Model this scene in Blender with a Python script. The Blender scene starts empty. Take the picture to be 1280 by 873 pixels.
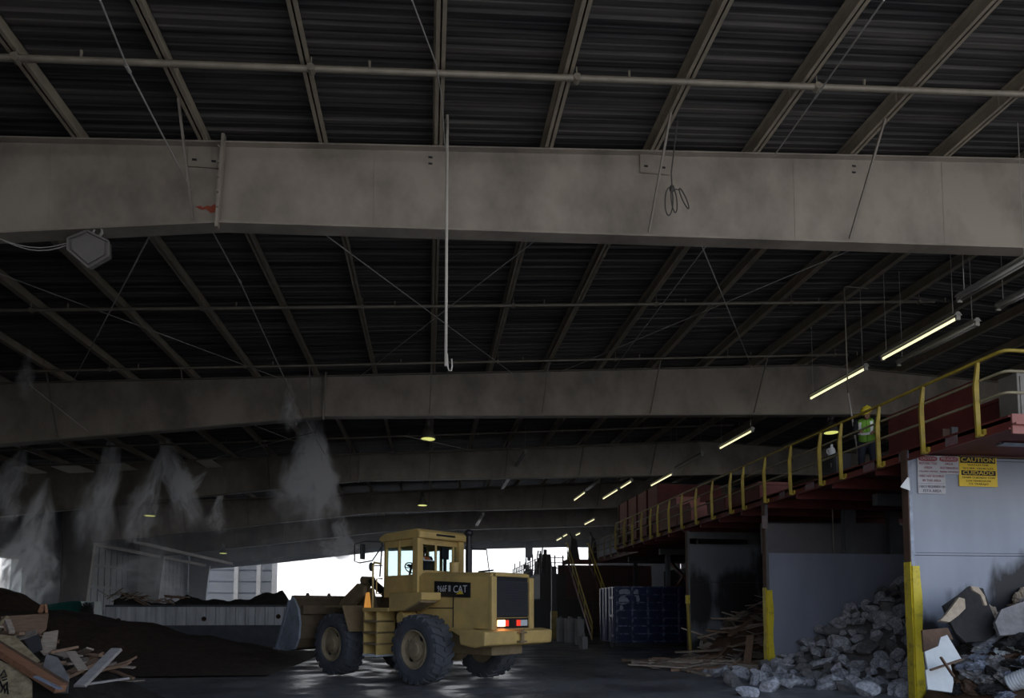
import bpy, bmesh, math, random
from mathutils import Vector, Matrix, Euler, noise
random.seed(7)
C = bpy.context.scene.collection
V = Vector

# ------------------------------------------------------------------ camera model (frame 1280 x 873)
FPX = 830.0; PSI = math.atan((640 - 535) / FPX); PIT = math.radians(3.5); CAMH = 1.8; HOR = 760.0
PY0 = HOR - FPX * math.tan(PIT)
_s, _c, _sp, _cp = math.sin(PSI), math.cos(PSI), math.sin(PIT), math.cos(PIT)
RT = V((_c, -_s, 0)); FW = V((_cp * _s, _cp * _c, _sp)); UP = V((-_sp * _s, -_sp * _c, _cp))
def at(px, py, X=None, Y=None, Z=None):
    """world point seen at a pixel, on the plane X=, Y= or Z="""
    r = FW + RT * ((px - 640) / FPX) + UP * ((PY0 - py) / FPX)
    t = X / r.x if X is not None else Y / r.y if Y is not None else (Z - CAMH) / r.z
    return V((r.x * t, r.y * t, CAMH + r.z * t))
cam = bpy.data.cameras.new('camera'); cam_o = bpy.data.objects.new('camera', cam); C.objects.link(cam_o)
cam.sensor_width = 36; cam.lens = FPX / 1280 * 36
cam.shift_y = (PY0 - 436.5) / 1280; cam.clip_end = 500
M3 = Matrix((RT, UP, -FW)).transposed().to_4x4(); M3.translation = V((0, 0, CAMH))
cam_o.matrix_world = M3
bpy.context.scene.camera = cam_o

# ------------------------------------------------------------------ materials
def mat(name, col, rough=.65, metal=0.0, var=.3, scale=2.5, col2=None, bump=0.0, bscale=20, spec=.5, detail=6, thr=None, stretch=None, emit=None, estr=0):
    m = bpy.data.materials.new(name); m.use_nodes = True
    nt = m.node_tree; b = nt.nodes['Principled BSDF']
    b.inputs['Roughness'].default_value = rough; b.inputs['Metallic'].default_value = metal
    b.inputs['Specular IOR Level'].default_value = spec
    tc = nt.nodes.new('ShaderNodeTexCoord'); mp = nt.nodes.new('ShaderNodeMapping')
    nt.links.new(tc.outputs['Object'], mp.inputs['Vector'])
    if stretch: mp.inputs['Scale'].default_value = stretch
    if col2 is None: col2 = tuple(c * (1 - var) for c in col)
    n = nt.nodes.new('ShaderNodeTexNoise'); n.inputs['Scale'].default_value = scale; n.inputs['Detail'].default_value = detail
    n.inputs['Roughness'].default_value = .65
    nt.links.new(mp.outputs[0], n.inputs['Vector'])
    r = nt.nodes.new('ShaderNodeValToRGB')
    lo, hi = thr or (.3, .7)
    r.color_ramp.elements[0].position = lo; r.color_ramp.elements[1].position = hi
    r.color_ramp.elements[0].color = (*col2, 1); r.color_ramp.elements[1].color = (*col, 1)
    nt.links.new(n.outputs['Fac'], r.inputs[0]); nt.links.new(r.outputs[0], b.inputs['Base Color'])
    if bump:
        n2 = nt.nodes.new('ShaderNodeTexNoise'); n2.inputs['Scale'].default_value = bscale; n2.inputs['Detail'].default_value = 5
        nt.links.new(mp.outputs[0], n2.inputs['Vector'])
        bp = nt.nodes.new('ShaderNodeBump'); bp.inputs['Strength'].default_value = bump; bp.inputs['Distance'].default_value = .05
        nt.links.new(n2.outputs['Fac'], bp.inputs['Height']); nt.links.new(bp.outputs[0], b.inputs['Normal'])
    if emit:
        b.inputs['Emission Color'].default_value = (*emit, 1); b.inputs['Emission Strength'].default_value = estr
    return m
def glassmat(name, tint, gloss=.12):
    m = bpy.data.materials.new(name); m.use_nodes = True; nt = m.node_tree; nt.nodes.clear()
    o = nt.nodes.new('ShaderNodeOutputMaterial'); mx = nt.nodes.new('ShaderNodeMixShader')
    t = nt.nodes.new('ShaderNodeBsdfTransparent'); g = nt.nodes.new('ShaderNodeBsdfGlossy')
    t.inputs[0].default_value = (*tint, 1); g.inputs['Roughness'].default_value = .05
    mx.inputs[0].default_value = gloss
    nt.links.new(t.outputs[0], mx.inputs[1]); nt.links.new(g.outputs[0], mx.inputs[2]); nt.links.new(mx.outputs[0], o.inputs[0])
    return m
MT = {}
def defm(k, *a, **kw): MT[k] = mat(k, *a, **kw)
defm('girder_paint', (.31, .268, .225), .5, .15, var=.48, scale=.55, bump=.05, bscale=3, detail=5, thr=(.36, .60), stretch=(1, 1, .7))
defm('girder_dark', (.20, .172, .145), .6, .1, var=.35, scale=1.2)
defm('purlin_steel', (.34, .29, .22), .6, .1, var=.4, scale=2)
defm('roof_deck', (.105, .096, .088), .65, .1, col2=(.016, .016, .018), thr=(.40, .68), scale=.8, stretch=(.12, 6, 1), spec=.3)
defm('roof_light_panel', (.60, .56, .47), .6, 0, var=.2, scale=2)
defm('pipe_grey', (.24, .21, .165), .5, .2, var=.4, scale=2)
defm('pale_pipe', (.48, .45, .40), .5, 0, var=.2)
defm('thin_cable', (.34, .33, .30), .6, 0, var=.2)
defm('dark_cable', (.05, .048, .045), .6, 0, var=.2)
defm('flood_grey', (.13, .12, .11), .7, .1, var=.3)
defm('lamp_housing', (.22, .205, .18), .5, .2, var=.3)
defm('fixture_metal', (.34, .33, .30), .5, .2, var=.3)
defm('tube_lit', (.9, .88, .7), .4, emit=(1.0, .93, .55), estr=.85)
defm('tube_off', (.35, .34, .31), .35, var=.1)
defm('lamp_glow', (.8, .85, .4), .4, emit=(.78, .80, .20), estr=.6)
defm('panel_wall', (.16, .165, .18), .6, .1, var=.35, scale=.7, col2=(.08, .08, .085))
defm('neighbour_cladding', (.085, .092, .105), .6, 0, var=.2, scale=.7)
defm('pale_post', (.26, .25, .24), .6, 0, var=.25)
defm('white_jamb', (.70, .70, .62), .6, 0, var=.1)
defm('floor_old', (.10, .10, .105), .5, 0)
defm('yard_ground', (.42, .38, .32), .9, 0, var=.25, scale=.6)
defm('mulch_soil', (.085, .055, .038), .95, 0, var=.6, scale=5, bump=1.0, bscale=9)
defm('dark_debris', (.035, .03, .027), .9, 0, var=.6, scale=4, bump=1.0, bscale=8)
defm('yellow_paint', (.55, .40, .035), .5, 0, var=.4, scale=5)
defm('rail_yellow', (.40, .29, .035), .55, 0, var=.45, scale=3)
defm('stair_yellow', (.72, .56, .08), .5, 0, var=.3, scale=3)
defm('rail_dull', (.30, .26, .16), .55, 0, var=.4, scale=3)
defm('guard_yellow', (.66, .52, .03), .5, 0, col2=(.30, .22, .03), scale=4, thr=(.30, .5))
defm('beam_red', (.18, .034, .03), .6, 0, var=.5, scale=1.5)
defm('panel_pink', (.34, .13, .11), .65, 0, var=.35, scale=1.5)
defm('dark_red', (.12, .022, .02), .7, 0, var=.4)
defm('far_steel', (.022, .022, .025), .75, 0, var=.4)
defm('dark_steel', (.055, .055, .058), .6, .2, var=.4)
defm('rust_steel', (.13, .075, .05), .75, .1, var=.45, scale=4)
defm('column_grey', (.14, .145, .15), .6, .1, var=.35)
defm('bay_top', (.14, .13, .14), .65, 0, var=.2, scale=1.5)
defm('concrete_block', (.27, .27, .275), .9, 0, var=.3, bump=.3)
defm('container_blue', (.016, .026, .085), .32, .2, col2=(.010, .015, .045), scale=2)
defm('rib_blue', (.16, .18, .26), .4, .2, col2=(.014, .022, .07), scale=5, thr=(.45, .62))
defm('scraped_steel', (.30, .34, .42), .45, .3, var=.5, scale=5)
defm('container_white', (.68, .70, .73), .55, .1, col2=(.42, .44, .47), scale=1.5, stretch=(2, 1, .4))
defm('container_dark', (.10, .11, .135), .6, .1, var=.4)
defm('bin_green', (.008, .13, .11), .45, 0, var=.3)
defm('rock_grey', (.56, .57, .61), .92, 0, col2=(.22, .22, .235), scale=4, bump=.6, bscale=14, thr=(.35, .62))
defm('rock_dark', (.24, .235, .23), .92, 0, col2=(.10, .098, .095), scale=4, bump=.6, bscale=14)
defm('wood_grey', (.46, .375, .30), .85, 0, var=.5, scale=4, stretch=(1, 8, 8))
defm('wood_brown', (.32, .20, .13), .85, 0, var=.5, scale=4, stretch=(1, 8, 8))
defm('wood_orange', (.40, .19, .10), .75, 0, var=.45, scale=3, stretch=(1, 6, 6))
defm('osb_tan', (.40, .32, .19), .8, 0, col2=(.19, .14, .08), scale=9, thr=(.35, .6))
defm('wood_pale', (.44, .40, .38), .8, 0, var=.4, scale=4, stretch=(1, 6, 6))
defm('drywall_white', (.66, .68, .66), .8, 0, var=.2, scale=3)
defm('foam_tan', (.50, .40, .29), .9, 0, var=.3, scale=8, bump=.4)
defm('roofing_dark', (.035, .033, .032), .9, 0, col2=(.018, .017, .017), scale=6, bump=.4)
defm('bag_blue', (.30, .325, .385), .45, 0, var=.5, scale=6)
defm('bag_grey', (.26, .245, .235), .6, 0, var=.5, scale=5)
defm('rag_brown', (.16, .095, .06), .9, 0, var=.5, scale=5)
defm('bucket_white', (.75, .77, .78), .5, 0, var=.1)
defm('orange_plastic', (.85, .22, .04), .5, 0, var=.1)
# loader
defm('loader_yellow', (.58, .41, .145), .55, 0, col2=(.36, .26, .11), scale=1.6, thr=(.25, .6))
defm('loader_dusty', (.27, .20, .11), .75, 0, var=.45, scale=3)
defm('tire_rubber', (.088, .095, .110), .8, 0, var=.4, scale=3)
defm('rim_dusty', (.34, .27, .17), .75, 0, var=.35, scale=5)
defm('loader_black', (.010, .011, .014), .5, 0, var=.2)
defm('louver_grey', (.085, .09, .105), .5, .2, var=.2)
defm('grille_black', (.022, .024, .030), .5, .2, var=.2)
defm('decal_grey', (.62, .64, .68), .5, 0, var=.05)
defm('tail_hot', (.9, .5, .3), .3, emit=(1, .42, .16), estr=8)
defm('tail_red', (.6, .03, .02), .3, emit=(1, .06, .03), estr=.5)
defm('lens_white', (.6, .65, .7), .2, var=.05)
defm('amber_signal', (.8, .38, .08), .4, emit=(1, .42, .08), estr=.25)  # glows as a turn signal lamp
defm('bucket_brown', (.16, .115, .07), .75, .1, var=.5, scale=2)
defm('bucket_steel', (.42, .48, .58), .4, .35, col2=(.20, .23, .28), scale=3)
defm('seat_black', (.012, .013, .015), .7)
# people
defm('skin', (.24, .13, .08), .6, 0, var=.1)
defm('vest_green', (.20, .44, .05), .8, 0, var=.2)
defm('vest_orange', (.75, .17, .04), .8, 0, var=.1)
defm('reflective', (.85, .85, .85), .35, 0, var=.05, emit=(1, .97, .93), estr=0)
defm('trim_orange', (.42, .12, .03), .8)
defm('hat_yellow', (.60, .48, .03), .4, var=.1)
defm('denim', (.012, .016, .03), .85, 0, var=.3)
defm('black_sleeve', (.012, .012, .014), .85)
defm('hair', (.012, .01, .009), .8)
# signs
defm('sign_white', (.46, .46, .49), .6, 0, var=.15, scale=20)
defm('sign_yellow', (.76, .53, .035), .5, 0, var=.1, scale=10)
defm('sign_black', (.015, .014, .01), .6)
defm('sign_red', (.33, .06, .07), .6)
defm('sign_redtext', (.30, .10, .12), .6)
defm('sign_greytext', (.10, .10, .13), .6)
defm('placard', (.22, .17, .17), .7, 0, var=.35, scale=12)
defm('paint_red', (.26, .045, .018), .6, 0, var=.3)
GLASS = glassmat('cab_glass', (.90, .97, .975), .05)

def wall_plate(name, base, seam_z, stain, lean=0):
    """painted steel plate of a bay divider, with a soot stain of its own outline and worn scratches"""
    m = bpy.data.materials.new(name); m.use_nodes = True; nt = m.node_tree; N = nt.nodes; L = nt.links
    b = N['Principled BSDF']; b.inputs['Roughness'].default_value = .55
    tc = N.new('ShaderNodeTexCoord')
    n = N.new('ShaderNodeTexNoise'); n.inputs['Scale'].default_value = 1.3; n.inputs['Detail'].default_value = 8
    mp = N.new('ShaderNodeMapping'); mp.inputs['Scale'].default_value = (1, 1, .35); L.new(tc.outputs['Object'], mp.inputs[0]); L.new(mp.outputs[0], n.inputs['Vector'])
    r = N.new('ShaderNodeValToRGB'); r.color_ramp.elements[0].position = .3; r.color_ramp.elements[1].position = .7
    r.color_ramp.elements[0].color = (*[c * .78 for c in base], 1); r.color_ramp.elements[1].color = (*base, 1)
    L.new(n.outputs['Fac'], r.inputs[0])
    sx = N.new('ShaderNodeSeparateXYZ'); L.new(tc.outputs['Object'], sx.inputs[0])
    acc = None
    n2 = N.new('ShaderNodeTexNoise'); n2.inputs['Scale'].default_value = 2.2; n2.inputs['Detail'].default_value = 8
    L.new(mp.outputs[0], n2.inputs['Vector'])
    for (cx, cz, rx, rz) in stain:
        d = N.new('ShaderNodeVectorMath'); d.operation = 'SUBTRACT'; L.new(tc.outputs['Object'], d.inputs[0]); d.inputs[1].default_value = (cx, 0, cz)
        e = N.new('ShaderNodeVectorMath'); e.operation = 'MULTIPLY'; L.new(d.outputs[0], e.inputs[0]); e.inputs[1].default_value = (1 / rx, 0, 1 / rz)
        ln = N.new('ShaderNodeVectorMath'); ln.operation = 'LENGTH'; L.new(e.outputs[0], ln.inputs[0])
        ma = N.new('ShaderNodeMath'); ma.operation = 'MULTIPLY_ADD'; L.new(n2.outputs['Fac'], ma.inputs[0]); ma.inputs[1].default_value = 1.5; 
        L.new(ln.outputs['Value'], ma.inputs[2])
        mr = N.new('ShaderNodeMapRange'); mr.inputs[1].default_value = 1.85; mr.inputs[2].default_value = 1.45; L.new(ma.outputs[0], mr.inputs[0])
        if acc is None: acc = mr.outputs[0]
        else:
            mx = N.new('ShaderNodeMath'); mx.operation = 'MAXIMUM'; L.new(acc, mx.inputs[0]); L.new(mr.outputs[0], mx.inputs[1]); acc = mx.outputs[0]
    col = r.outputs[0]
    if acc is not None:
        mc = N.new('ShaderNodeMixRGB'); mc.inputs[2].default_value = (.012, .012, .014, 1); L.new(acc, mc.inputs[0]); L.new(col, mc.inputs[1]); col = mc.outputs[0]
    L.new(col, b.inputs['Base Color'])
    return m

# ------------------------------------------------------------------ geometry helpers
class MB:
    def __init__(s, off=(0, 0, 0)): s.bm = bmesh.new(); s.off = V(off)
    def face(s, pts):
        vs = [s.bm.verts.new(V(p)) for p in pts]; return s.bm.faces.new(vs)
    def hexa(s, p):
        vs = [s.bm.verts.new(V(q)) for q in p]
        for f in ((3, 2, 1, 0), (4, 5, 6, 7), (0, 1, 5, 4), (1, 2, 6, 5), (2, 3, 7, 6), (3, 0, 4, 7)): s.bm.faces.new([vs[i] for i in f])
        return s
    def box(s, x0, x1, y0, y1, z0, z1, M=None):
        p = [V(q) for q in ((x0, y0, z0), (x1, y0, z0), (x1, y1, z0), (x0, y1, z0), (x0, y0, z1), (x1, y0, z1), (x1, y1, z1), (x0, y1, z1))]
        if M is not None: p = [M @ q for q in p]
        return s.hexa(p)
    def bar(s, a, b, w, h=None, up=(0, 0, 1)):
        a, b = V(a), V(b); d = (b - a).normalized(); up = V(up)
        if abs(d.dot(up)) > .98: up = V((0, 1, 0))
        u = d.cross(up).normalized() * (w / 2); v = u.cross(d).normalized() * ((h or w) / 2)
        return s.hexa([a - u - v, a + u - v, b + u - v, b - u - v, a - u + v, a + u + v, b + u + v, b - u + v])
    def cone(s, a, b, r0, r1=None, n=12, caps=True):
        a, b = V(a), V(b); r1 = r0 if r1 is None else r1; d = (b - a).normalized()
        u = d.orthogonal().normalized(); v = d.cross(u)
        A = [s.bm.verts.new(a + (u * math.cos(t) + v * math.sin(t)) * r0) for t in [2 * math.pi * i / n for i in range(n)]]
        B = [s.bm.verts.new(b + (u * math.cos(t) + v * math.sin(t)) * r1) for t in [2 * math.pi * i / n for i in range(n)]]
        for i in range(n): s.bm.faces.new((A[i], A[(i + 1) % n], B[(i + 1) % n], B[i]))
        if caps: s.bm.faces.new(A[::-1]); s.bm.faces.new(B)
        return s
    def tube(s, pts, r, n=8):
        pts = [V(p) for p in pts]; rings = []
        u = None
        for i, p in enumerate(pts):
            d = (pts[min(i + 1, len(pts) - 1)] - pts[max(i - 1, 0)]).normalized()
            u = d.orthogonal().normalized() if u is None else (u - d * u.dot(d)).normalized()
            v = d.cross(u)
            rings.append([s.bm.verts.new(p + (u * math.cos(t) + v * math.sin(t)) * r) for t in [2 * math.pi * k / n for k in range(n)]])
        for A, B in zip(rings, rings[1:]):
            for k in range(n): s.bm.faces.new((A[k], A[(k + 1) % n], B[(k + 1) % n], B[k]))
        s.bm.faces.new(rings[0][::-1]); s.bm.faces.new(rings[-1]); return s
    def prism(s, pts, ext):
        ext = V(ext); A = [s.bm.verts.new(V(p)) for p in pts]; B = [s.bm.verts.new(V(p) + ext) for p in pts]; n = len(pts)
        s.bm.faces.new(A[::-1]); s.bm.faces.new(B)
        for i in range(n): s.bm.faces.new((A[i], A[(i + 1) % n], B[(i + 1) % n], B[i]))
        return s
    def lathe(s, prof, M, n=24, caps=True):
        rings = []
        for r, z in prof:
            rings.append([s.bm.verts.new(M @ V((max(r, 1e-4) * math.cos(t), max(r, 1e-4) * math.sin(t), z))) for t in [2 * math.pi * k / n for k in range(n)]])
        for A, B in zip(rings, rings[1:]):
            for k in range(n): s.bm.faces.new((A[k], A[(k + 1) % n], B[(k + 1) % n], B[k]))
        if caps: s.bm.faces.new(rings[0][::-1]); s.bm.faces.new(rings[-1])
        return s
    def ball(s, c, r, n=10):
        sc = r if hasattr(r, '__len__') else (r, r, r)
        M = Matrix.Translation(V(c)) @ Matrix.Diagonal((*sc, 1))
        bmesh.ops.create_uvsphere(s.bm, u_segments=n * 2, v_segments=n, radius=1, matrix=M); return s
    def capsule(s, a, b, ra, rb):
        a, b = V(a), V(b)
        s.ball(a, ra, 8); s.ball(b, rb, 8); s.cone(a, b, ra, rb, 14); return s
    def build(s, name, m, parent=None, smooth=False, bevel=0, recalc=True):
        for v in s.bm.verts: v.co -= s.off
        if recalc: bmesh.ops.recalc_face_normals(s.bm, faces=s.bm.faces)
        me = bpy.data.meshes.new(name); s.bm.to_mesh(me); s.bm.free()
        if smooth: me.shade_smooth()
        me.materials.append(MT[m] if isinstance(m, str) else m)
        o = bpy.data.objects.new(name, me); C.objects.link(o)
        if parent: o.parent = parent
        elif s.off.length: o.location = s.off
        if bevel:
            md = o.modifiers.new('edge', 'BEVEL'); md.width = bevel; md.segments = 2; md.limit_method = 'ANGLE'
        return o
def tag(o, label=None, cat=None, group=None, kind=None):
    if label: o['label'] = label
    if cat: o['category'] = cat
    if group: o['group'] = group
    if kind: o['kind'] = kind
    return o
def thing(name, loc, label, cat, group=None, rz=0):
    o = bpy.data.objects.new(name, None); C.objects.link(o); o.location = loc; o.rotation_euler.z = rz; o.empty_display_size = .2
    return tag(o, label, cat, group)
def struct(o): o['kind'] = 'structure'; return o
def copy_tree(o, parent=None):
    c = o.copy(); C.objects.link(c)
    if parent: c.parent = parent
    for ch in list(o.children): copy_tree(ch, c)
    return c
def lettering(text, size, m, parent, M, name='lettering', sx=1.0):
    cu = bpy.data.curves.new(name, 'FONT'); cu.body = text; cu.size = size; cu.extrude = .002; cu.align_x = 'CENTER'; cu.align_y = 'CENTER'
    cu.resolution_u = 2
    tmp = bpy.data.objects.new(name, cu); C.objects.link(tmp)
    dg = bpy.context.evaluated_depsgraph_get(); me = bpy.data.meshes.new_from_object(tmp.evaluated_get(dg))
    bpy.data.objects.remove(tmp)
    me.transform(M @ Matrix.Diagonal((sx, 1, 1, 1))); me.materials.clear(); me.materials.append(MT[m])
    o = bpy.data.objects.new(name, me); C.objects.link(o); o.parent = parent; return o

# ------------------------------------------------------------------ building shell
XL, XR, YF, YB = -22.5, 26.0, 0.5, 66.0
RIDGE = 14.0
def ztop(x): return 9.62 + .068 * x if x < RIDGE else 9.62 + .068 * RIDGE - .045 * (x - RIDGE)
def zdeck(x): return ztop(x) + .27
def zbot(x):
    if x < -3.4: return 8.03 + .127 * (x + 3.4)
    return min(8.03 + .041 * (x + 3.4), ztop(x) - 1.3)
FRAMES = [11, 22, 33, 44, 55, 66]
def col_in(z): return -20.55 - .09 * (5.75 - z)      # inner face of the left columns

# floor with drain-worn, damp concrete
def floor_mat():
    m = bpy.data.materials.new('damp_concrete_floor'); m.use_nodes = True; nt = m.node_tree; N = nt.nodes; L = nt.links
    b = N['Principled BSDF']; tc = N.new('ShaderNodeTexCoord')
    n = N.new('ShaderNodeTexNoise'); n.inputs['Scale'].default_value = .35; n.inputs['Detail'].default_value = 9; L.new(tc.outputs['Object'], n.inputs['Vector'])
    r = N.new('ShaderNodeValToRGB'); r.color_ramp.elements[0].position = .35; r.color_ramp.elements[1].position = .68
    r.color_ramp.elements[0].color = (.085, .086, .094, 1); r.color_ramp.elements[1].color = (.25, .25, .255, 1); L.new(n.outputs['Fac'], r.inputs[0]); L.new(r.outputs[0], b.inputs['Base Color'])
    n2 = N.new('ShaderNodeTexNoise'); n2.inputs['Scale'].default_value = .8; n2.inputs['Detail'].default_value = 6; L.new(tc.outputs['Object'], n2.inputs['Vector'])
    mr = N.new('ShaderNodeMapRange'); mr.inputs[1].default_value = .42; mr.inputs[2].default_value = .60; mr.inputs[3].default_value = .28; mr.inputs[4].default_value = .75
    L.new(n2.outputs['Fac'], mr.inputs[0]); L.new(mr.outputs[0], b.inputs['Roughness'])
    n3 = N.new('ShaderNodeTexNoise'); n3.inputs['Scale'].default_value = 6; n3.inputs['Detail'].default_value = 8; L.new(tc.outputs['Object'], n3.inputs['Vector'])
    bp = N.new('ShaderNodeBump'); bp.inputs['Strength'].default_value = .5; bp.inputs['Distance'].default_value = .06; L.new(n3.outputs['Fac'], bp.inputs['Height']); L.new(bp.outputs[0], b.inputs['Normal'])
    return m
struct(MB().box(XL, XR, YF - 3, YB, -.3, 0).build('floor', floor_mat()))
g = MB(); g.box(-120, 140, -90, YF - 3, -.3, -.01); g.box(-120, 140, YB, 180, -.3, -.01); g.box(-120, XL, YF - 3, YB, -.3, -.01); g.box(XR, 140, YF - 3, YB, -.3, -.01)
struct(g.build('ground', 'yard_ground'))

# ribbed metal roof deck: ribs run across the building
def deck():
    g = MB(); bm = g.bm
    prof = []
    y = YF
    while y < YB - .01:
        prof += [(y, 0), (y + .07, 0), (y + .085, .012), (y + .115, .012), (y + .13, 0), (y + .20, 0), (y + .225, .042), (y + .275, .042)]
        y += .30
    prof.append((YB, 0))
    xs = [XL - .2, -12, -3.4, RIDGE, XR + .2]
    rows = [[bm.verts.new((x, yy, zdeck(x) + zz)) for yy, zz in prof] for x in xs]
    top = [[bm.verts.new((x, yy, zdeck(x) + .3)) for yy in (YF, YB)] for x in xs]
    for A, B in zip(rows, rows[1:]):
        for i in range(len(prof) - 1): bm.faces.new((A[i], B[i], B[i + 1], A[i + 1]))
    for A, B in zip(top, top[1:]): bm.faces.new((A[0], A[1], B[1], B[0]))
    for A, T in ((rows[0], top[0]), (rows[-1], top[-1])): bm.faces.new(A + [T[1], T[0]])
    for e, k in ((0, 0), (-1, 1)):
        for i in range(len(xs) - 1): bm.faces.new((rows[i][e], rows[i + 1][e], top[i + 1][k], top[i][k]))
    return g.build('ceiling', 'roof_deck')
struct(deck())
# pale roof-light panels between purlins, in front of the third frame
for i, (xa, xb, ya, yb) in enumerate([(25, 47, 592, 585), (75, 109, 591, 585), (137, 164, 588, 582), (252, 271, 583, 579)]):
    a = at(xa, (ya + yb) / 2, Y=32.2); b_ = at(xb, (ya + yb) / 2, Y=32.2)
    x0, x1 = a.x, b_.x; z0 = a.z; z1 = a.z + .068 * (x1 - x0)
    g = MB(); g.hexa([(x0, 31.5, z0), (x1, 31.5, z1), (x1, 32.95, z1), (x0, 32.95, z0), (x0, 31.5, z0 + .04), (x1, 31.5, z1 + .04), (x1, 32.95, z1 + .04), (x0, 32.95, z0 + .04)])
    struct(g.build('window_%d' % (i + 2), 'roof_light_panel'))

# left wall with a doorway
dY1 = at(22, 720, X=XL).y; dY0 = dY1 - 8.0; dZ = at(10, 698, X=XL).z
ez = zdeck(XL) + .02
g = MB()
g.box(XL - .25, XL, YF, dY0, 0, ez); g.box(XL - .25, XL, dY1, YB, 0, ez); g.box(XL - .25, XL, dY0, dY1, dZ, ez)
z = 1.1
for (y0, y1) in ((YF, dY0), (dY1, YB)):
    for zz in (1.6, 3.1, 4.6, 6.1): g.box(XL, XL + .09, y0, y1, zz, zz + .2)
    y = y0
    while y < y1:
        g.box(XL, XL + .03, y, y + .06, 0, ez); y += .9
struct(g.build('wall_left', 'panel_wall'))
g = MB(); g.box(XL - .3, XL + .28, dY1 - .12, dY1 + .28, 0, dZ + .22); g.box(XL - .3, XL + .2, dY0 - .12, dY1 + .1, dZ, dZ + .22)
struct(g.build('trim_1', 'white_jamb'))
t = thing('roller_door_drum', (XL + .25, dY1 - 4, dZ + .4), 'long thin roller door tube over the bright doorway in the left wall', 'roller door')
g = MB(t.location); g.cone((XL + .3, dY0 - .3, dZ + .32), (XL + .3, dY1 + .5, dZ + .32), .10, n=14); g.build('drum', 'pale_pipe', t)
g = MB(t.location); g.box(XL + .0, XL + .55, dY1 + .32, dY1 + .75, dZ - .35, dZ + .45); g.build('drive_box', 'lamp_housing', t, bevel=.02)
# right wall
struct(MB().box(XL, -3.0, YF - .25, YF, 0, zdeck(XL) + .05).build('front_light_block', 'panel_wall'))  # unseen wall added to block daylight and darken the left side
struct(MB().box(XR, XR + .25, 6, YB, 0, zdeck(XR) + .05).build('wall_right', 'panel_wall'))
# assumed neighbouring wall, set outdoors in the sky light; header over the wide opening
opx0 = at(346, 700, Y=YB).x; 
hdr = [at(x, y, Y=YB) for x, y in ((252, 713), (268, 711), (346, 704), (480, 689), (577, 687), (705, 684))]
ez1 = hdr[2].z
YO = YB + 7
ox0 = at(262, 720, Y=YO).x; ox1 = at(346, 720, Y=YO).x
g = MB(); g.box(ox0 - 12, ox1, YO, YO + .2, 0, 9)
zz = 1.0
while zz < 9: g.box(ox0 - 12, ox1, YO - .08, YO, zz, zz + .1); zz += 1.2
struct(g.build('neighbour_wall', 'neighbour_cladding'))
g = MB()
low = [(XL, hdr[0].z)] + [(p.x, p.z) for p in hdr[1:]] + [(XR, hdr[-1].z)]
for (xa, za), (xb, zb) in zip(low, low[1:]):
    n = max(1, int((xb - xa) / 6))
    for i in range(n):
        u0, u1 = xa + (xb - xa) * i / n, xa + (xb - xa) * (i + 1) / n
        q0, q1 = za + (zb - za) * i / n, za + (zb - za) * (i + 1) / n
        for (c0, c1) in (((u0, u1),) if not (u0 < RIDGE < u1) else ((u0, RIDGE), (RIDGE, u1))):
            e0 = q0 + (q1 - q0) * (c0 - u0) / (u1 - u0); e1 = q0 + (q1 - q0) * (c1 - u0) / (u1 - u0)
            g.hexa([(c0, YB + .22, e0), (c1, YB + .22, e1), (c1, YB + .4, e1), (c0, YB + .4, e0), (c0, YB + .22, zdeck(c0) + .05), (c1, YB + .22, zdeck(c1) + .05), (c1, YB + .4, zdeck(c1) + .05), (c0, YB + .4, zdeck(c0) + .05)])
g.box(16.8, XR, YB + .22, YB + .4, 0, 8)
struct(g.build('trim_2', 'panel_wall'))
for i, px in enumerate((296, 324, 343)):
    a = at(px, 720, Y=YO - .2)
    o = MB().box(a.x - .2, a.x + .2, YO - .5, YO - .1, 0, 9).build('trim_%d' % (3 + i), 'pale_post'); struct(o)

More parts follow.
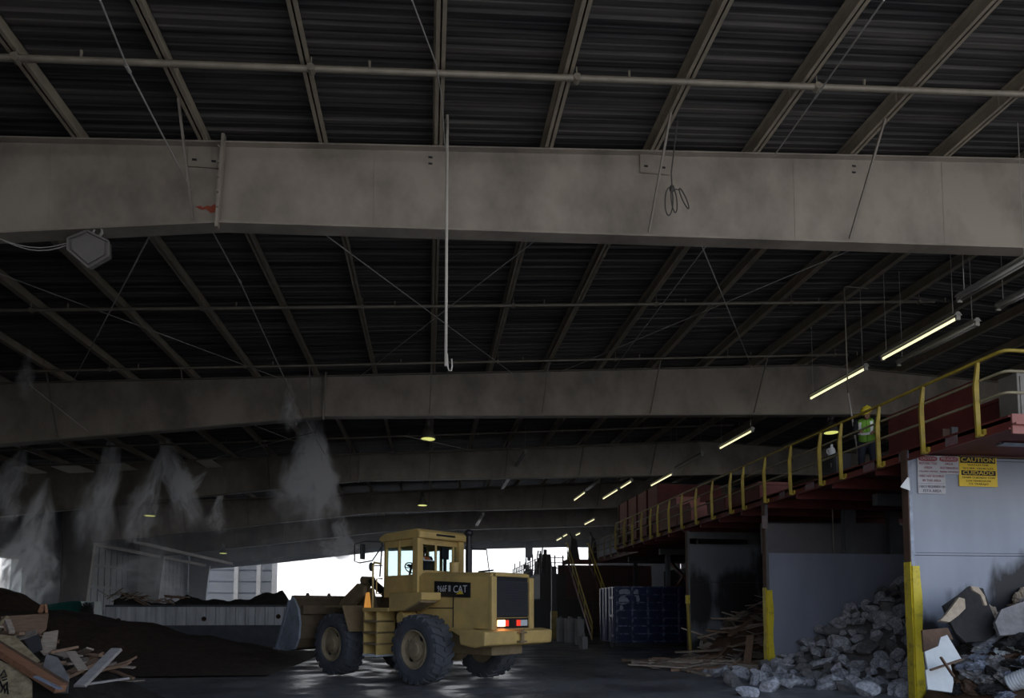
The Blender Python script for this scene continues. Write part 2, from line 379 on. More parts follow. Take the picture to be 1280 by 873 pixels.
# steel portal frames
ORD = ['first', 'second', 'third', 'fourth', 'fifth', 'sixth']
KX = [.12 + 1.9 * k for k in range(-12, 14)]
def frame(i, Y):
    lab = ['deep grey roof girder nearest the camera with red paint patch', 'second roof girder back, spanning behind the hanging white pole', 'third roof girder back, behind the nearest round hanging lamp',
           'fourth roof girder back, its left column beside the dark container heap', 'fifth roof girder back, dim under the roof before the far opening', 'last roof girder, edging the bright far opening'][i]
    root = thing('roof_girder', (0, Y, 0), lab, 'girder', 'tapered steel roof girders')
    o = root.location; m = 'girder_paint'
    xs = [-20.55, -16, -12, -8, -3.4, 0, 4, 8, 11, RIDGE, 18, 22, XR]
    g = MB(o)
    for a, b in zip(xs, xs[1:]):
        g.hexa([(a, Y - .012, zbot(a)), (b, Y - .012, zbot(b)), (b, Y + .012, zbot(b)), (a, Y + .012, zbot(a)), (a, Y - .012, ztop(a)), (b, Y - .012, ztop(b)), (b, Y + .012, ztop(b)), (a, Y + .012, ztop(a))])
    g.build('web', m, root)
    for nm, fz, w, th in (('top_flange', ztop, .26, .025), ('bottom_flange', zbot, .30, .03)):
        g = MB(o)
        for a, b in zip(xs, xs[1:]):
            z0, z1 = fz(a), fz(b)
            g.hexa([(a, Y - w / 2, z0 - th), (b, Y - w / 2, z1 - th), (b, Y + w / 2, z1 - th), (a, Y + w / 2, z0 - th), (a, Y - w / 2, z0), (b, Y - w / 2, z1), (b, Y + w / 2, z1), (a, Y + w / 2, z0)])
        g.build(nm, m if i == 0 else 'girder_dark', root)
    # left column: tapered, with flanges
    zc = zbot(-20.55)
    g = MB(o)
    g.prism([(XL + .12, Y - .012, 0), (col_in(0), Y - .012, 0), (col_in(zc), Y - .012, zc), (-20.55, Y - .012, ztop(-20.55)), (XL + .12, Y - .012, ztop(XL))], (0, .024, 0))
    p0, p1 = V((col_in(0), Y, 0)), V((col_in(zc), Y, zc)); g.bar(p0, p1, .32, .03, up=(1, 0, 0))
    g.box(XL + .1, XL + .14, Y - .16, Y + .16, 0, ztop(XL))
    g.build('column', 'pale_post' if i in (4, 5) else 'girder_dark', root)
    # right column
    g = MB(o); g.box(XR - .9, XR - .05, Y - .012, Y + .012, 0, zbot(XR)); g.box(XR - .93, XR - .9, Y - .15, Y + .15, 0, zbot(XR)); g.build('column', 'girder_dark', root)
    # splice stiffener at the kink, standing proud of the top flange
    g = MB(o); g.bar((-3.42, Y - .14, zbot(-3.4) - .12), (-3.35, Y - .14, ztop(-3.4) + .09), .05, .10)
    for q in range(5): g.cone((-3.4, Y - .24, zbot(-3.4) + .2 + q * .25), (-3.4, Y - .19, zbot(-3.4) + .2 + q * .25), .018, n=6)
    g.build('stiffener', 'girder_paint', root)
    for x in ([1.0, 6.5, 11.6, -10, -16] if i else [-.95, 6.6, 9.6, -6.0]):
        MB(o).box(x - .004, x + .004, Y - .018, Y - .012, zbot(x) + .02, ztop(x) - .03).build('web_seam', m, root)
    # braces from the purlins down to the bottom flange, both sides
    for k, x in enumerate(KX):
        if k % 2 == 0 and -20 < x < 13 and not (i == 0 and abs(x - .12) < .1):
            for sgn in ((-1, 1) if i < 4 else (-1,)):
                g = MB(o); g.bar((x - .05, Y + sgn * 1.05, ztop(x) - .02), (x - .12, Y + sgn * .12, zbot(x) + .05), .035, .035); g.build('flange_brace', 'girder_dark', root)
    if i == 0:
        for (px0, py0, px1, py1) in ((235, 188, 276, 208), (800, 196, 836, 216)):
            a, b = at(px0, py1, Y=Y - .03), at(px1, py0, Y=Y - .03)
            g = MB(o); g.box(a.x, b.x, Y - .045, Y - .012, a.z, b.z)
            pl = g.build('connection_plate', 'girder_paint', root)
            for fx in (.2, .8):
                x = a.x + (b.x - a.x) * fx; zc_ = a.z + (b.z - a.z) * .35
                MB(o).box(x - .035, x + .035, Y - .05, Y - .044, zc_ - .018, zc_ + .018).build('bolt_slot', 'loader_black', pl)
        for px, py in ((538, 200), (1068, 211)):
            for dy in (-4, 4):
                a = at(px, py + dy, Y=Y - .03); MB(o).box(a.x - .035, a.x + .035, Y - .022, Y - .012, a.z - .014, a.z + .014).build('bolt_slot', 'loader_black', root)
        # red paint patch on the web
        a = at(261, 260, Y=Y - .02); rr = random.Random(3)
        g = MB(o)
        pts = [(-.20, .01), (-.12, .03), (-.10, .00), (-.02, .04), (.03, .03), (.08, .07), (.16, .06), (.19, .02), (.17, -.03), (.11, -.06), (.03, -.08), (-.01, -.05), (-.05, -.02), (-.1, -.04), (-.16, -.02)]
        g.prism([(a.x + x, Y - .018, a.z + z_) for x, z_ in pts], (0, .004, 0)); g.build('paint_patch', 'paint_red', root)['label'] = 'splash of red paint'
    return root
for i, Y in enumerate(FRAMES): frame(i, Y)

# purlins, one continuous member each
def ordn(n): return ['first', 'second', 'third', 'fourth', 'fifth', 'sixth', 'seventh', 'eighth', 'ninth', 'tenth', 'eleventh', 'twelfth', 'thirteenth', 'fourteenth'][n - 1]
for k, x in zip(range(-12, 14), KX):
    lab = 'roof purlin running back right above the hanging white pole' if k == 0 else '%s roof purlin to the %s of the one above the hanging white pole' % (ordn(abs(k)), 'left' if k < 0 else 'right')
    z0 = ztop(x) + .005; z1 = zdeck(x) - .008
    g = MB((x, 33, z0))
    g.box(x - .012, x + .012, YF + .1, YB - .1, z0, z1); g.box(x - .07, x + .07, YF + .1, YB - .1, z0, z0 + .03); g.box(x - .10, x + .012, YF + .1, YB - .1, z1 - .016, z1)
    for Y in FRAMES[:5]: g.box(x - .03, x + .03, Y - 1.3, Y + 1.3, z0 + .03, z1 - .02)
    tag(g.build('roof_purlin', 'purlin_steel'), lab, 'purlin', 'roof purlins')

# sprinkler pipes across the building, below the purlins
def pipe(py, drop, lab, x0=-20.5, x1=14.0, r=.038):
    # the height below the purlins is fixed; find the depth that shows it at py
    Y = 9.0
    for _ in range(30):
        zz = at(640, py, Y=Y); Y += (ztop(zz.x) - drop - zz.z) / ((zz.z - CAMH) / Y)
    t = thing('sprinkler_pipe', (0, Y, ztop(0) - drop), lab, 'pipe', 'sprinkler pipes under the roof')
    g = MB(t.location); pts = []
    n = 12
    for i in range(n + 1):
        x = x0 + (x1 - x0) * i / n; pts.append((x, Y, ztop(x) - drop))
    g.tube(pts, r); g.build('pipe', 'pipe_grey', t, smooth=True)
    for k, x in enumerate(KX):
        if x0 < x < x1 and k % 2 == 1:
            g = MB(t.location); g.tube([(x + .1, Y, ztop(x) - drop), (x + .1, Y, ztop(x) + .02)], .009, 6); g.tube([(x + .1, Y - .05, ztop(x) - drop), (x + .1, Y + .05, ztop(x) - drop)], r + .012); g.build('hanger', 'pipe_grey', t)
            g = MB(t.location); g.cone((x + .9, Y, ztop(x + .9) - drop), (x + .9, Y, ztop(x + .9) - drop + .14), .014, .022, 8); g.build('sprinkler_head', 'pipe_grey', t)
    return Y
PIPES = [(95, .16, 'straight grey sprinkler pipe above the nearest girder', .045), (382, .22, 'grey sprinkler pipe between the two nearest girders, level with the hanging pole middle', .042), (452, .25, 'grey sprinkler pipe just above the second girder', .038),
         (541, .3, 'grey sprinkler pipe just under the second girder', .04), (561, .3, 'grey sprinkler pipe just above the third girder', .04), (610, .3, 'faint sprinkler pipe between the third and fourth girders', .04)]
for py, d, lab, r in PIPES: pipe(py, d, lab, r=r)

# brace rods crossing between the frames
def rod(p, q, y0, y1, lab):
    a, b = at(*p, Y=y0), at(*q, Y=y1)
    a.z = min(a.z, ztop(a.x) - .1); b.z = min(b.z, ztop(b.x) - .1)
    g = MB(a); g.tube([a, b], .012, 6); g.cone(a + (b - a) * .5 - (b - a).normalized() * .12, a + (b - a) * .5 + (b - a).normalized() * .12, .02, n=6)
    tag(g.build('brace_rod', 'thin_cable'), lab, 'brace rod', 'crossed brace rods under the roof')
rod((395, 285), (640, 452), 11.2, 21.8, 'thin brace rod falling rightward, crossing left of the hanging pole')
rod((670, 300), (450, 452), 11.2, 21.8, 'thin brace rod falling leftward, crossing beside the hanging pole')
rod((0, 342), (350, 472), 15, 21.8, 'thin brace rod falling rightward, behind the hexagonal fixture')
rod((187, 295), (87, 485), 11.2, 21.8, 'thin brace rod falling leftward, just right of the hexagonal fixture')
rod((875, 302), (940, 455), 11.2, 21.8, 'steep thin brace rod under the roof, right of centre falling rightward')
rod((887, 302), (765, 450), 11.2, 21.8, 'steep thin brace rod under the roof, right of centre falling leftward')
rod((1070, 310), (700, 465), 11.2, 21.8, 'long shallow brace rod falling left from near the lit strip lights')
rod((1105, 0), (968, 190), 6.7, 10.8, 'brace rod above the nearest girder, at the upper right')
rod((505, 545), (620, 470 + 100), 22.2, 32.8, 'short brace rod beside the nearest round hanging lamp')
rod((300, 525), (420, 572), 22.2, 32.8, 'faint brace rod behind the large mist plume')
rod((395, 540), (240, 580), 22.2, 32.8, 'faint brace rod left of the large mist plume')
# mist hose, sagging from the roof to the second girder and beyond
pts = [at(125, 0, Y=7.6), at(160, 86, Y=8.6), at(262, 283, Y=12.0), at(300, 352, Y=14.0), at(355, 472, Y=19.0), at(390, 540, Y=23.5), at(408, 572, Y=27)]
g = MB(pts[0]); g.tube(pts, .013, 6)
for i in (1, 3): g.cone(pts[i] - V((0, .05, 0)), pts[i] + V((0, .05, 0)), .026, n=8)
tag(g.build('mist_hose', 'thin_cable'), 'long thin hose slanting from the roof down to the large mist plume', 'hose')
pts = [at(515, 0, Y=7.6), at(545, 80, Y=8.8), at(552, 120, Y=9.5), at(556, 185, Y=10.6)]
g = MB(pts[0]); g.tube(pts, .010, 6); tag(g.build('slack_wire', 'thin_cable'), 'thin wire near the top centre, left of the hanging white pole', 'wire')
pts = [at(35, 480, Y=20), at(110, 540, Y=21.6)]
g = MB(pts[0]); g.tube(pts, .014, 6); tag(g.build('mist_hose', 'thin_cable'), 'short thin hose slanting over the left of the second girder', 'hose')

# hanging white pole with a hook
a, b = at(560, 18, Y=10.2), at(559, 458, Y=10.2)
t = thing('hanging_pole', a, 'long white pole hanging from the roof in front of the nearest girder', 'pole')
g = MB(a); g.tube([(a.x, a.y, ztop(a.x) + .02), (a.x, a.y, b.z)], .024, 10); g.ball((a.x, a.y, a.z), .03, 6); g.build('pole', 'pale_pipe', t, smooth=True)
g = MB(a); g.tube([(b.x, b.y, b.z + .2), (b.x + .01, b.y, b.z - .02), (b.x + .03, b.y, b.z - .07), (b.x + .065, b.y, b.z - .07), (b.x + .075, b.y, b.z), (b.x + .07, b.y, b.z + .12)], .012, 8); g.build('hook', 'pale_pipe', t, smooth=True)
# vertical conduit by the lit strip lights
a = at(1055, 358, Y=15.5); b = at(1060, 492, Y=15.5); c = at(1085, 361, Y=15.5); d = at(1074, 577, Y=15.0)
t = thing('drop_conduit', b, 'thin vertical conduit with an elbow, dropping to the worker on the platform', 'conduit')
g = MB(b); g.tube([c, a + V((.05, 0, 0)), a - V((0, 0, .05)), b], .016, 8); g.build('conduit', 'pipe_grey', t, smooth=True)
g = MB(b); g.tube([b, d], .02, 8); g.build('wand', 'pale_pipe', t, smooth=True)
# cable coil tied to the brace on the nearest girder
a = at(840, 236, Y=10.55)
t = thing('cable_coil', a, 'loop of cable tied in a knot on the brace of the nearest girder', 'cable')
g = MB(a)
for (w, h, dx, dz, ti) in ((.07, .25, -.05, -.24, -.05), (.05, .22, .0, -.22, .1), (.035, .19, .11, -.20, .42)):
    q_ = [(w * math.sin(q), h * math.cos(q)) for q in [2 * math.pi * i / 24 for i in range(25)]]
    g.tube([(a.x + dx + u * math.cos(ti) - (v - h) * math.sin(ti), a.y - .03 - dx * .3, a.z + dz + u * math.sin(ti) + v * math.cos(ti)) for u, v in q_], .011, 6)
g.build('loop', 'dark_cable', t, smooth=True)
g = MB(a); g.ball((a.x, a.y, a.z), (.05, .04, .07), 6); g.tube([a, a + V((.14, 0, -.01))], .008, 6); g.tube([a + V((0, 0, .05)), a + V((.03, .1, .35)), at(847, 150, Y=10.0)], .012, 6); g.build('knot', 'dark_cable', t, smooth=True)

# hexagonal fixture under the nearest girder, seen from behind
a = at(111, 313, Y=10.75)
t = thing('floodlight', a, 'grey hexagonal floodlight hanging under the left of the nearest girder', 'floodlight')
R_ = Matrix.Translation(a) @ Euler((math.radians(12), math.radians(-12), math.radians(8))).to_matrix().to_4x4()
hexp = [(-.28, .02), (-.24, .17), (.05, .27), (.31, .10), (.26, -.11), (-.06, -.26)]
g = MB(a); g.prism([R_ @ V((x, -.02, z_)) for x, z_ in hexp], R_.to_3x3() @ V((0, .16, 0))); g.prism([R_ @ V((x * .82, -.06, z_ * .82)) for x, z_ in hexp], R_.to_3x3() @ V((0, .05, 0))); g.build('housing', 'flood_grey', t, bevel=.01)
g = MB(a)
for i in range(6):
    p, q = hexp[i], hexp[(i + 1) % 6]; g.bar(R_ @ V((p[0], -.03, p[1])), R_ @ V((q[0], -.03, q[1])), .03)
g.build('rim', 'flood_grey', t)
zb = zbot(a.x)
g = MB(a); g.tube([a + V((-.06, .02, .2)), (a.x - .02, 10.88, zb - .1), (a.x + .0, 10.9, zb - .02)], .014); g.tube([a + V((.1, .02, .16)), (a.x + .12, 10.88, zb - .08), (a.x + .1, 10.9, zb - .02)], .02); g.build('bracket', 'fixture_metal', t)
for dz in (0, -.03):
    p0, p1 = at(0, 299, Y=10.8), a + V((-.15, .0, .17 + dz))
    g = MB(a); g.tube([p0 + (p1 - p0) * u + V((0, 0, -.14 * math.sin(math.pi * u) + dz * math.sin(math.pi * u))) for u in [i / 8 for i in range(9)]], .008, 6); g.build('cord', 'thin_cable', t)

# round hanging lamps
def high_bay(px, py, Y, lab, size=.3):
    a = at(px, py, Y=Y)
    t = thing('high_bay_lamp', a, lab, 'hanging lamp', 'round hanging lamps')
    g = MB(a); g.lathe([(size, 0), (size * 1.02, .03), (size * .93, .12), (size * .68, .30), (size * .45, .44), (size * .36, .50)], Matrix.Translation(a), 24); g.build('shade', 'lamp_housing', t, smooth=True)
    g = MB(a); g.cone(a + V((0, 0, .5)), a + V((0, 0, .8)), size * .4, size * .36, 16); g.build('ballast', 'lamp_housing', t, smooth=True)
    g = MB(a); g.cone(a + V((0, 0, -.012)), a + V((0, 0, -.002)), size * .9, n=24); g.build('lens', 'lamp_glow', t)
    g = MB(a); g.tube([a + V((0, 0, .75)), V((a.x, a.y, zdeck(a.x) + .02))], .014, 6); g.build('stem', 'thin_cable', t)
high_bay(535, 549, 26, 'round hanging lamp with grey shade just behind the second girder, centre', .30)
high_bay(528, 632, 40, 'round hanging lamp above the loader cab, farther back at the centre', .30)
high_bay(187, 645, 38, 'round hanging lamp on the left amid the mist, near the pale girder', .30)
high_bay(279, 692, 55, 'farthest round hanging lamp on the left, over the long container', .30)
high_bay(1039, 541, 25, 'round hanging lamp behind the yellow railing, left of the worker', .30)

# fluorescent strip lights
def strip(p, q, lit, lab, X=None, Z=8.25, hang=True, w=.10):
    a = at(*p, X=X) if X is not None else at(*p, Z=Z)
    b = at(*q, X=X) if X is not None else at(*q, Z=Z)
    x = (a.x + b.x) / 2; zz = (a.z + b.z) / 2
    y0, y1 = min(a.y, b.y), max(a.y, b.y)
    if lit: pass
    t = thing('strip_light', (x, y0, zz), lab, 'strip light', 'lit strip lights' if lit else 'unlit strip lights')
    o = t.location
    g = MB(o); g.prism([(x - w, y0, zz + .06), (x + w, y0, zz + .06), (x + .03, y0, zz + .14), (x - .03, y0, zz + .14)], (0, y1 - y0, 0)); g.box(x - .03, x + .03, y0 + .02, y1 - .02, zz + .03, zz + .06); g.build('housing', 'fixture_metal', t)
    for dx in ((0,) if lit else (-.05, .05)):
        g = MB(o); g.cone((x + dx, y0 + .03, zz), (x + dx, y1 - .03, zz), .030 if lit else .026, n=10); g.build('tube', 'tube_lit' if lit else 'tube_off', t, smooth=True)
    g = MB(o)
    for yy in (y0, y1 - .04): g.box(x - .05, x + .05, yy, yy + .04, zz - .05, zz + .07)
    g.build('end_cap', 'fixture_metal', t)
    if hang:
        for yy in (y0 + .15, y1 - .15):
            g = MB(o); g.tube([(x, yy, zz + .13), (x, yy, zdeck(x) + .02)], .007, 5); g.build('hanger', 'thin_cable', t)
strip((1198, 396), (1103, 450), True, 'longest lit strip light, nearest, above the yellow railing', X=11.65)
strip((1083, 461), (1013, 498), True, 'lit strip light second along the row, in front of the second girder', X=11.65)
strip((941, 538), (900, 561), True, 'lit strip light third along the row, below the second girder', X=11.65)
strip((841, 592), (814, 608), True, 'lit strip light fourth along the row, above the pink cabin', X=11.65)
strip((790, 602), (776, 610), True, 'short lit strip light touching the top left of the pink cabin', X=10.35)
strip((773, 613), (754, 623), True, 'lit strip light just left of the pink cabin', X=10.35)
strip((744, 649), (731, 656), True, 'small far lit strip light over the staircase, rightmost', X=10.3)
strip((726, 666), (720, 670), True, 'tiny far lit strip light right above the staircase top', X=10.3)
strip((710, 668), (704, 671), True, 'tiny far lit strip light, right end of the last pair', X=9.2)
strip((703, 672), (696, 676), True, 'tiny farthest lit strip light, left end of the last pair', X=9.2)
strip((732, 616), (718, 625), True, 'small lit strip light alone, left of the pair beside the cabin', X=9.3)
strip((748, 601), (733, 615), False, 'unlit strip light continuing from the small lone lit one', X=9.3)
strip((1290, 325), (1198, 374), False, 'large unlit strip light at the right edge below the nearest girder', X=10.6)
strip((1222, 402), (1123, 458), False, 'unlit strip light running alongside the longest lit one', X=12.4)
strip((1290, 362), (1247, 388), False, 'second unlit strip light at the right edge, lower one', X=12.4)
strip((878, 567), (845, 588), False, 'unlit strip light between the third and fourth lit ones', X=11.65)
strip((657, 568), (628, 610), False, 'steep unlit strip light hanging alone under the third girder, right of the loader', X=4.4)
strip((604, 643), (596, 658), False, 'unlit strip light hanging just above the loader exhaust', X=3.0)

exec_parts = []
# ------------------------------------------------------------------ elevated sorting platform on the right
DK = 4.92; X0 = 9.45; X1 = 10.62; YS = 9.6; YM = 32.5; YE = 42.4
pl = thing('sorting_platform', (12, 20, 0), 'long elevated steel platform with red edge beam along the right side', 'platform')
o = pl.location
g = MB(o); g.box(X0, 16.4, YS, YM, DK - .06, DK); g.box(X1, 16.4, YM, YE + 1.6, DK - .06, DK); g.box(9.0, X1, YE, YE + 1.6, DK - .06, DK); g.build('deck', 'dark_red', pl)
g = MB(o)
g.box(X0, X0 + .02, YS, YM, DK - .20, DK + .03); g.box(X0 - .04, X0, YS, YM, DK - .205, DK - .175); g.box(X0 - .04, X0, YS, YM, DK, DK + .03); g.build('edge_beam', 'beam_red', pl)
g = MB(o); g.box(X0, X1, YM, YM + .05, DK - .29, DK + .03); g.box(X1, X1 + .02, YM, YE, DK - .29, DK + .03); g.box(9.0, 9.02, YE, YE + 1.6, DK - .29, DK + .03); g.box(9, X1, YE - .02, YE, DK - .29, DK + .03); g.build('edge_beam', 'beam_red', pl)
g = MB(o); g.box(X0, 16, YS - .03, YS, DK - .28, DK + .05); g.box(X0, 16, YS - .1, YS, DK - .14, DK - .11); g.build('edge_beam', 'panel_pink', pl)  # near end beam in paler colour, standing in for brighter light on its face
for yy in [12.9 + 1.55 * k for k in range(19)]:
    g = MB(o); g.box(X0 + .05 if yy < YM else X1 + .05, 16.3, yy, yy + .10, DK - .30, DK - .06); g.build('joist', 'beam_red', pl)
for yy in (15.0, 20.4, 26.0, 30.5, 35.5):
    g = MB(o); g.box(11.0, 16.3, yy, yy + .2, DK - .58, DK - .30); g.build('cross_beam', 'column_grey', pl)
    for xx in ((13.6, 15.6) if yy < 20 else (11.4, 15.6)):
        g = MB(o); g.box(xx - .1, xx + .1, yy, yy + .02, .0, DK - .58); g.box(xx - .1, xx + .1, yy + .18, yy + .2, 0, DK - .58); g.box(xx - .012, xx + .012, yy, yy + .2, 0, DK - .58); g.build('column', 'column_grey', pl)
for yy, y2 in ((26.2, 30.5), (30.7, 35.5)):
    g = MB(o); g.bar((13.2, yy, 2.3), (13.2, y2, DK - .4), .14); g.bar((13.2, yy, DK - .4), (13.2, y2, 2.3), .14); g.build('diagonal_brace', 'beam_red', pl)
# guard rails
def guard_rail(xr, ys, label, yext=None, endx=None, matname='rail_yellow', dull='rail_dull', base=DK - .19):
    t = thing('guard_rail', (xr, ys[0], DK), label, 'railing')
    o = t.location
    for nm, z, mm, w in (('top_rail', 6.05, matname, .030), ('mid_rail', 5.70, dull, .024), ('mid_rail', 5.34, dull, .024)):
        pts = [(xr, ys[-1] + .05, z), (xr, (yext or ys[0]), z)]
        if endx: pts = pts[:1] + [(xr, pts[1][1] + .10, z), (xr + .03, pts[1][1] + .03, z), (xr + .10, pts[1][1], z), (endx, pts[1][1], z)]
        MB(o).tube(pts, w, 8).build(nm, mm, t, smooth=True)
    for y in ys:
        g = MB(o)
        g.hexa([(xr - .09, y - .02, base), (xr - .01, y - .02, base), (xr - .01, y + .02, base), (xr - .09, y + .02, base), (xr - .11, y - .02, 5.6), (xr - .02, y - .02, 5.6), (xr - .02, y + .02, 5.6), (xr - .11, y + .02, 5.6)])
        g.hexa([(xr - .11, y - .02, 5.6), (xr - .02, y - .02, 5.6), (xr - .02, y + .02, 5.6), (xr - .11, y + .02, 5.6), (xr - .03, y - .02, 6.05), (xr + .02, y - .02, 6.05), (xr + .02, y + .02, 6.05), (xr - .03, y + .02, 6.05)])
        g.box(xr - .07, xr + .07, y - .05, y + .05, base - .005, base + .03); g.box(xr - .0, xr + .05, y - .06, y + .06, base, base + .12)
        g.build('post', matname, t)
YP = [10.14, 11.42, 12.67, 13.96, 14.77, 16.1, 17.43, 18.72, 19.57, 20.92, 22.26, 23.6, 24.9, 26.2, 27.1, 28.3, 29.6, 30.9, 32.4]
guard_rail(9.40, YP, 'long yellow guard railing along the near edge of the red platform', yext=9.62, endx=11.5)
guard_rail(10.56, [33.2, 34.6, 36.0, 37.4, 38.8, 40.2, 41.6], 'far dim guard railing set back between the platform corner and staircase', matname='rail_dull')
# placards on the edge beam
for i, (px0, px1, lab) in enumerate(((1182, 1197, 'faded placard on the red beam, nearest of the row'), (1123, 1132, 'faded placard on the red beam, just left of the rusty wall post'), (1078, 1092, 'pale placard on the red beam under the worker'),
                              (1005, 1016, 'small placard on the red beam, fourth from the near end'), (973, 979, 'smallest placard on the red beam, above the second wall post'))):
    a = at(px1, 560, X=X0 - .01); b = at(px0, 560, X=X0 - .01)
    pm = thing('placard', (X0 - .005, (a.y + b.y) / 2, DK - .12), lab, 'placard', 'placards on the red beam')
    MB(pm.location).box(X0 - .012, X0 - .002, a.y, b.y, DK - .195, DK + .025).build('panel', 'placard', pm)
    for q in range(5):
        MB(pm.location).box(X0 - .014, X0 - .012, a.y + .05, b.y - .05, DK - .17 + q * .038, DK - .158 + q * .038).build('text_line', 'sign_redtext', pm)

# red conveyor trough and cabin on the platform
t = thing('conveyor', (11.2, 14, DK), 'red sided conveyor trough on the platform behind the yellow railing', 'conveyor'); o = t.location
CX = 11.2
zA = at(1218, 476, X=CX).z; yA0 = at(1218, 476, X=CX).y; yA1 = at(1110, 530, X=CX).y; zB = at(1264, 493, X=CX).z; yB0 = at(1264, 493, X=CX).y
g = MB(o); g.box(CX, CX + .05, yA0, yA1, DK, zA); g.box(CX - .04, CX, yA0, yA1, zA - .08, zA); g.build('side_plate', 'beam_red', t)
g = MB(o); g.box(CX, CX + .05, yB0, yA0, DK, zB); g.box(CX - .04, CX, yB0, yA0, zB - .06, zB); g.build('side_plate', 'beam_red', t)
g = MB(o); g.box(CX, CX + .05, yA1, 29.5, DK, DK + .5); g.build('side_plate', 'dark_red', t)
g = MB(o); g.box(CX + 1.5, CX + 1.55, yB0, 29.5, DK, DK + .8); g.build('side_plate', 'dark_red', t)
g = MB(o); g.box(CX + .06, CX + 1.49, yB0, 29.5, DK + .2, DK + .26); g.build('belt', 'dark_steel', t)
t = thing('sorting_cabin', (11.6, 31, DK), 'tall faded pink panelled cabin at the far end of the platform', 'cabin'); o = t.location
cy0, cy1 = at(823, 620, X=11.3).y, at(774, 640, X=11.3).y; cz = at(823, 605, X=11.3).z
g = MB(o); g.box(11.34, 14.6, cy0, cy1, DK, cz); g.build('shell', 'dark_red', t)
n = 4
for i in range(n):
    y0 = cy0 + (cy1 - cy0) * i / n; y1 = cy0 + (cy1 - cy0) * (i + .9) / n
    MB(o).box(11.29, 11.34, y0 + .04, y1, DK + 1.25, cz - .02).build('side_panel', 'panel_pink', t)
    MB(o).box(11.29, 11.34, y0 + .04, y0 + (y1 - y0) * .55, DK + .02, DK + 1.15).build('side_panel', 'panel_pink', t)
g = MB(o)
for i in range(n + 1):
    y0 = cy0 + (cy1 - cy0) * i / n; g.box(11.25, 11.34, y0 - .05, y0 + .03, DK, cz)
g.box(11.25, 11.34, cy0, cy1, DK + 1.16, DK + 1.24); g.build('frame', 'dark_red', t)
def hopper(px0, px1, pyt, X, lab, m, flare=.15):
    a, b = at(px1, pyt, X=X), at(px0, pyt, X=X)
    t = thing('chute_hopper', (X + .5, (a.y + b.y) / 2, DK), lab, 'hopper'); o = t.location
    zt = a.z; y0, y1 = a.y, b.y
    g = MB(o); w = .035
    g.hexa([(X, y0, DK + .02), (X + w, y0, DK + .02), (X + w, y1, DK + .02), (X, y1, DK + .02), (X - flare * .2, y0 - flare, zt), (X + w - flare * .2, y0 - flare, zt), (X + w - flare * .2, y1 + flare, zt), (X - flare * .2, y1 + flare, zt)])
    g.hexa([(X, y0, DK + .02), (X + 1.0, y0, DK + .02), (X + 1.0, y0 + w, DK + .02), (X, y0 + w, DK + .02), (X - flare * .2, y0 - flare, zt), (X + 1 + flare, y0 - flare, zt), (X + 1 + flare, y0 + w - flare, zt), (X - flare * .2, y0 + w - flare, zt)])
    g.build('body', m, t)
    g = MB(o); g.box(X - .06, X - .01 - flare * .2, y0 - flare, y1 + flare, zt - .08, zt + .02); g.box(X - .06, X + 1 + flare, y0 - flare - .04, y0 - flare, zt - .08, zt + .02); g.build('rim', m, t)
hopper(824, 845, 622, 10.55, 'pale pink sheet sided hopper just in front of the pink cabin', 'panel_pink', .05)
hopper(847, 863, 629, 10.5, 'small pink box hopper, nearer than the pale sheet sided one', 'panel_pink', .04)
hopper(885, 905, 620, 10.6, 'dark red hopper in the middle of the platform edge', 'beam_red', .1)
hopper(914, 948, 604, 10.7, 'bright red hopper left of the worker, behind thick railing posts', 'beam_red', .1)
a = at(1056, 564, X=10.0); b = at(1080, 590, X=10.0)
t = thing('tool_cabinet', (10.0, 14.9, DK), 'low dark cabinet on the platform beside the worker', 'cabinet'); o = t.location
g = MB(o); g.box(9.75, 10.15, 14.75, 15.4, DK + .03, DK + .62); g.build('body', 'dark_steel', t, bevel=.015)
g = MB(o); g.box(9.735, 9.75, 14.8, 15.35, DK + .08, DK + .57); g.build('door', 'dark_steel', t)
g = MB(o); g.cone((9.725, 14.9, DK + .3), (9.725, 14.9, DK + .4), .012); g.build('handle', 'lamp_housing', t)
t = thing('plastic_jug', (9.95, 15.2, DK + .62), 'small white plastic jug standing on the dark platform cabinet', 'jug'); o = t.location
g = MB(o); g.lathe([(.075, 0), (.085, .02), (.085, .17), (.06, .23), (.03, .26), (.03, .29)], Matrix.Translation(o), 14); j = g.build('body', 'bucket_white', t, smooth=True)
g = MB(o); g.tube([o + V((-.085, 0, .08)), o + V((-.13, 0, .10)), o + V((-.13, 0, .18)), o + V((-.06, 0, .22))], .012); g.build('handle', 'bucket_white', t)
g = MB(o); g.cone(o + V((0, 0, .29)), o + V((0, 0, .32)), .034); g.build('cap', 'bucket_white', t)
a = at(1271, 470, Y=10.4)
t = thing('control_cabinet', (a.x + .3, 10.5, DK), 'tall pale grey cabinet at the near end of the platform, right edge', 'cabinet'); o = t.location
g = MB(o); g.box(a.x, a.x + .6, 10.4, 10.8, DK + .03, 6.0); g.build('body', 'lamp_housing', t, bevel=.015)
g = MB(o); g.box(a.x + .05, a.x + .55, 10.385, 10.4, DK + .1, 5.93); g.build('door', 'lamp_housing', t)

